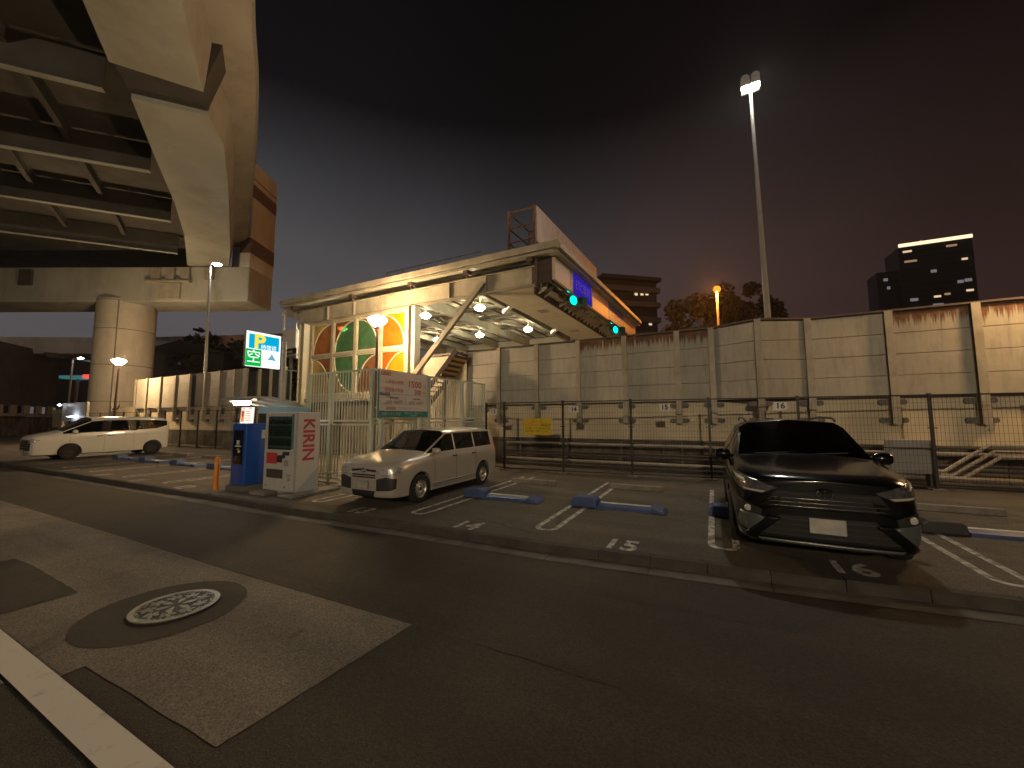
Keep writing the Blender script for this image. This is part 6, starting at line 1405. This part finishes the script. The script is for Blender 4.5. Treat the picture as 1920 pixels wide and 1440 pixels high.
for y in (1.5, 2.55, 3.5):
    for s in (-1, 1): decal(sb_, bv, 'door_seam', 'black', [(y - .004, .3), (y + .004, .3), (y + .004, 1.08), (y - .004, 1.08)], 's', 0.0015, 0.0, step=0.05, side=s)
for x in (-.30, .30):
    mb = MB(); mb.bar((x - .26, 1.30, 1.185), (x + .26, 1.36, 1.22), 0.018, 0.012); mb.build('wiper', 'black', sb_)
mb = MB(); mb.box(-.11, .11, 2.02, 2.05, 1.46, 1.53); mb.build('rear_view_mirror', 'dgrey', sb_)

M['glossblack'] = mat('gloss_black_trim', (0.004, 0.004, 0.004), 0.12, coat=0.5)
# ---- white minivan on the far left
wv = thing('minivan', 'white minivan with dark windows parked nose out on the far left', 'car', -26.0, 5.52, 0.0)
st = [(0.0, [(.45, .24), (.62, .28), (.70, .50), (.68, .74), (.62, .90), (.5, .97), (.3, .99), (0, 1.0)], 'h'),
      (0.12, [(.6, .2), (.80, .24), (.84, .5), (.82, .78), (.75, .97), (.62, 1.04), (.36, 1.06), (0, 1.07)], 'h'),
      (0.40, [(.62, .2), (.85, .24), (.865, .5), (.86, .88), (.80, 1.05), (.68, 1.10), (.4, 1.13), (0, 1.14)], 'h'),
      (0.88, [(.62, .2), (.85, .24), (.87, .55), (.87, .95), (.83, 1.09), (.76, 1.19), (.46, 1.235), (0, 1.25)], 'c'),
      (1.80, [(.62, .2), (.85, .24), (.87, .55), (.87, 1.0), (.84, 1.14), (.78, 1.68), (.63, 1.80), (0, 1.86)], 'g'),
      (2.35, [(.62, .2), (.85, .24), (.87, .55), (.87, 1.02), (.84, 1.16), (.785, 1.73), (.64, 1.84), (0, 1.90)], 'g'),
      (3.2, [(.62, .2), (.85, .24), (.87, .55), (.87, 1.06), (.84, 1.20), (.785, 1.735), (.64, 1.845), (0, 1.905)], 'g'),
      (4.15, [(.62, .22), (.85, .26), (.87, .55), (.87, 1.09), (.84, 1.26), (.78, 1.72), (.63, 1.825), (0, 1.885)], 'g'),
      (4.58, [(.6, .26), (.83, .30), (.855, .55), (.85, 1.12), (.81, 1.42), (.75, 1.68), (.60, 1.775), (0, 1.83)], 'g'),
      (4.72, [(.5, .32), (.75, .36), (.79, .55), (.79, 1.0), (.76, 1.25), (.64, 1.58), (.5, 1.66), (0, 1.70)], 'x')]
vy0, vy1, vr = 1.14, 4.0, 0.325
body, bv = car_body(wv, st, 4.72, [(.78, vy0), (-.78, vy0), (.78, vy1), (-.78, vy1)], vr, 'whitecar', 'dgrey', 'roof', band=True, glassm=('glass', 'glassd'))
for x in (.775, -.775):
    for y in (vy0, vy1): wheel(wv, x, y, vr, 0.2, 'alloy', 'alloy')
interior(wv, .8, 1.15, (2.0, 2.9, 3.6), zf=.45)
decal(wv, bv, 'headlight', 'lens', [(.48, .74), (.80, .78), (.82, .88), (.70, .93), (.48, .88)], 'f', 0.005, 0.01)
decal(wv, bv, 'headlight', 'lens', mirror([(.48, .74), (.80, .78), (.82, .88), (.70, .93), (.48, .88)]), 'f', 0.005, 0.01)
decal(wv, bv, 'grille', 'black', [(-.62, .42), (.62, .42), (.66, .80), (.5, .88), (-.5, .88), (-.66, .80)], 'f', 0.003, 0.002)
for z in (.47, .56, .65, .74, .83): decal(wv, bv, 'grille_bar', 'chrome', [(-.62, z - .016), (.62, z - .016), (.62, z + .016), (-.62, z + .016)], 'f', 0.008, 0.012)
decal(wv, bv, 'bumper_lip', 'chrome', [(-.62, .30), (.62, .30), (.6, .34), (-.6, .34)], 'f', 0.006, 0.012)
mb = MB(); mb.box(-.165, .165, -0.04, -0.025, .30, .46); mb.build('number_plate', 'plate', wv)
for y in (1.12, 2.22, 3.25): decal(wv, bv, 'door_seam', 'grey', [(y - .005, .3), (y + .005, .3), (y + .005, 1.12), (y - .005, 1.12)], 's', 0.0015, 0.0, step=0.05)
decal(wv, bv, 'door_seam', 'grey', [(2.3, .985), (4.5, 1.04), (4.5, 1.05), (2.3, .995)], 's', 0.0015, 0.0, step=0.05)
decal(wv, bv, 'pillar_cover', 'glossblack', [(2.10, 1.17), (2.45, 1.17), (2.42, 1.70), (2.16, 1.70)], 's', 0.004, 0.0)
decal(wv, bv, 'pillar_cover', 'glossblack', [(3.05, 1.20), (3.36, 1.20), (3.34, 1.71), (3.08, 1.71)], 's', 0.004, 0.0)
for y in (2.05, 2.42): decal(wv, bv, 'door_handle', 'chrome', [(y - .1, .965), (y + .1, .97), (y + .1, 1.0), (y - .1, .995)], 's', 0.012, 0.02)
mirrors(wv, .83, 1.25, 1.2, 'whitecar', 0.22, 0.18)

# ------------------------------------------------------------------ thin night haze round the lamps
hz = MB(); hz.box(-700, 700, -600, 700, -1.2, 130)
ho = hz.build('haze', 'white', None, kind='stuff')
hm = bpy.data.materials.new('haze'); hm.use_nodes = True; hm.node_tree.nodes.clear()
ho_ = hm.node_tree.nodes.new('ShaderNodeOutputMaterial'); pv = hm.node_tree.nodes.new('ShaderNodeVolumePrincipled')
pv.inputs['Color'].default_value = (0.9, 0.9, 0.92, 1); pv.inputs['Density'].default_value = 0.0003; pv.inputs['Anisotropy'].default_value = 0.55
hm.node_tree.links.new(pv.outputs[0], ho_.inputs['Volume']); ho.data.materials.clear(); ho.data.materials.append(hm)
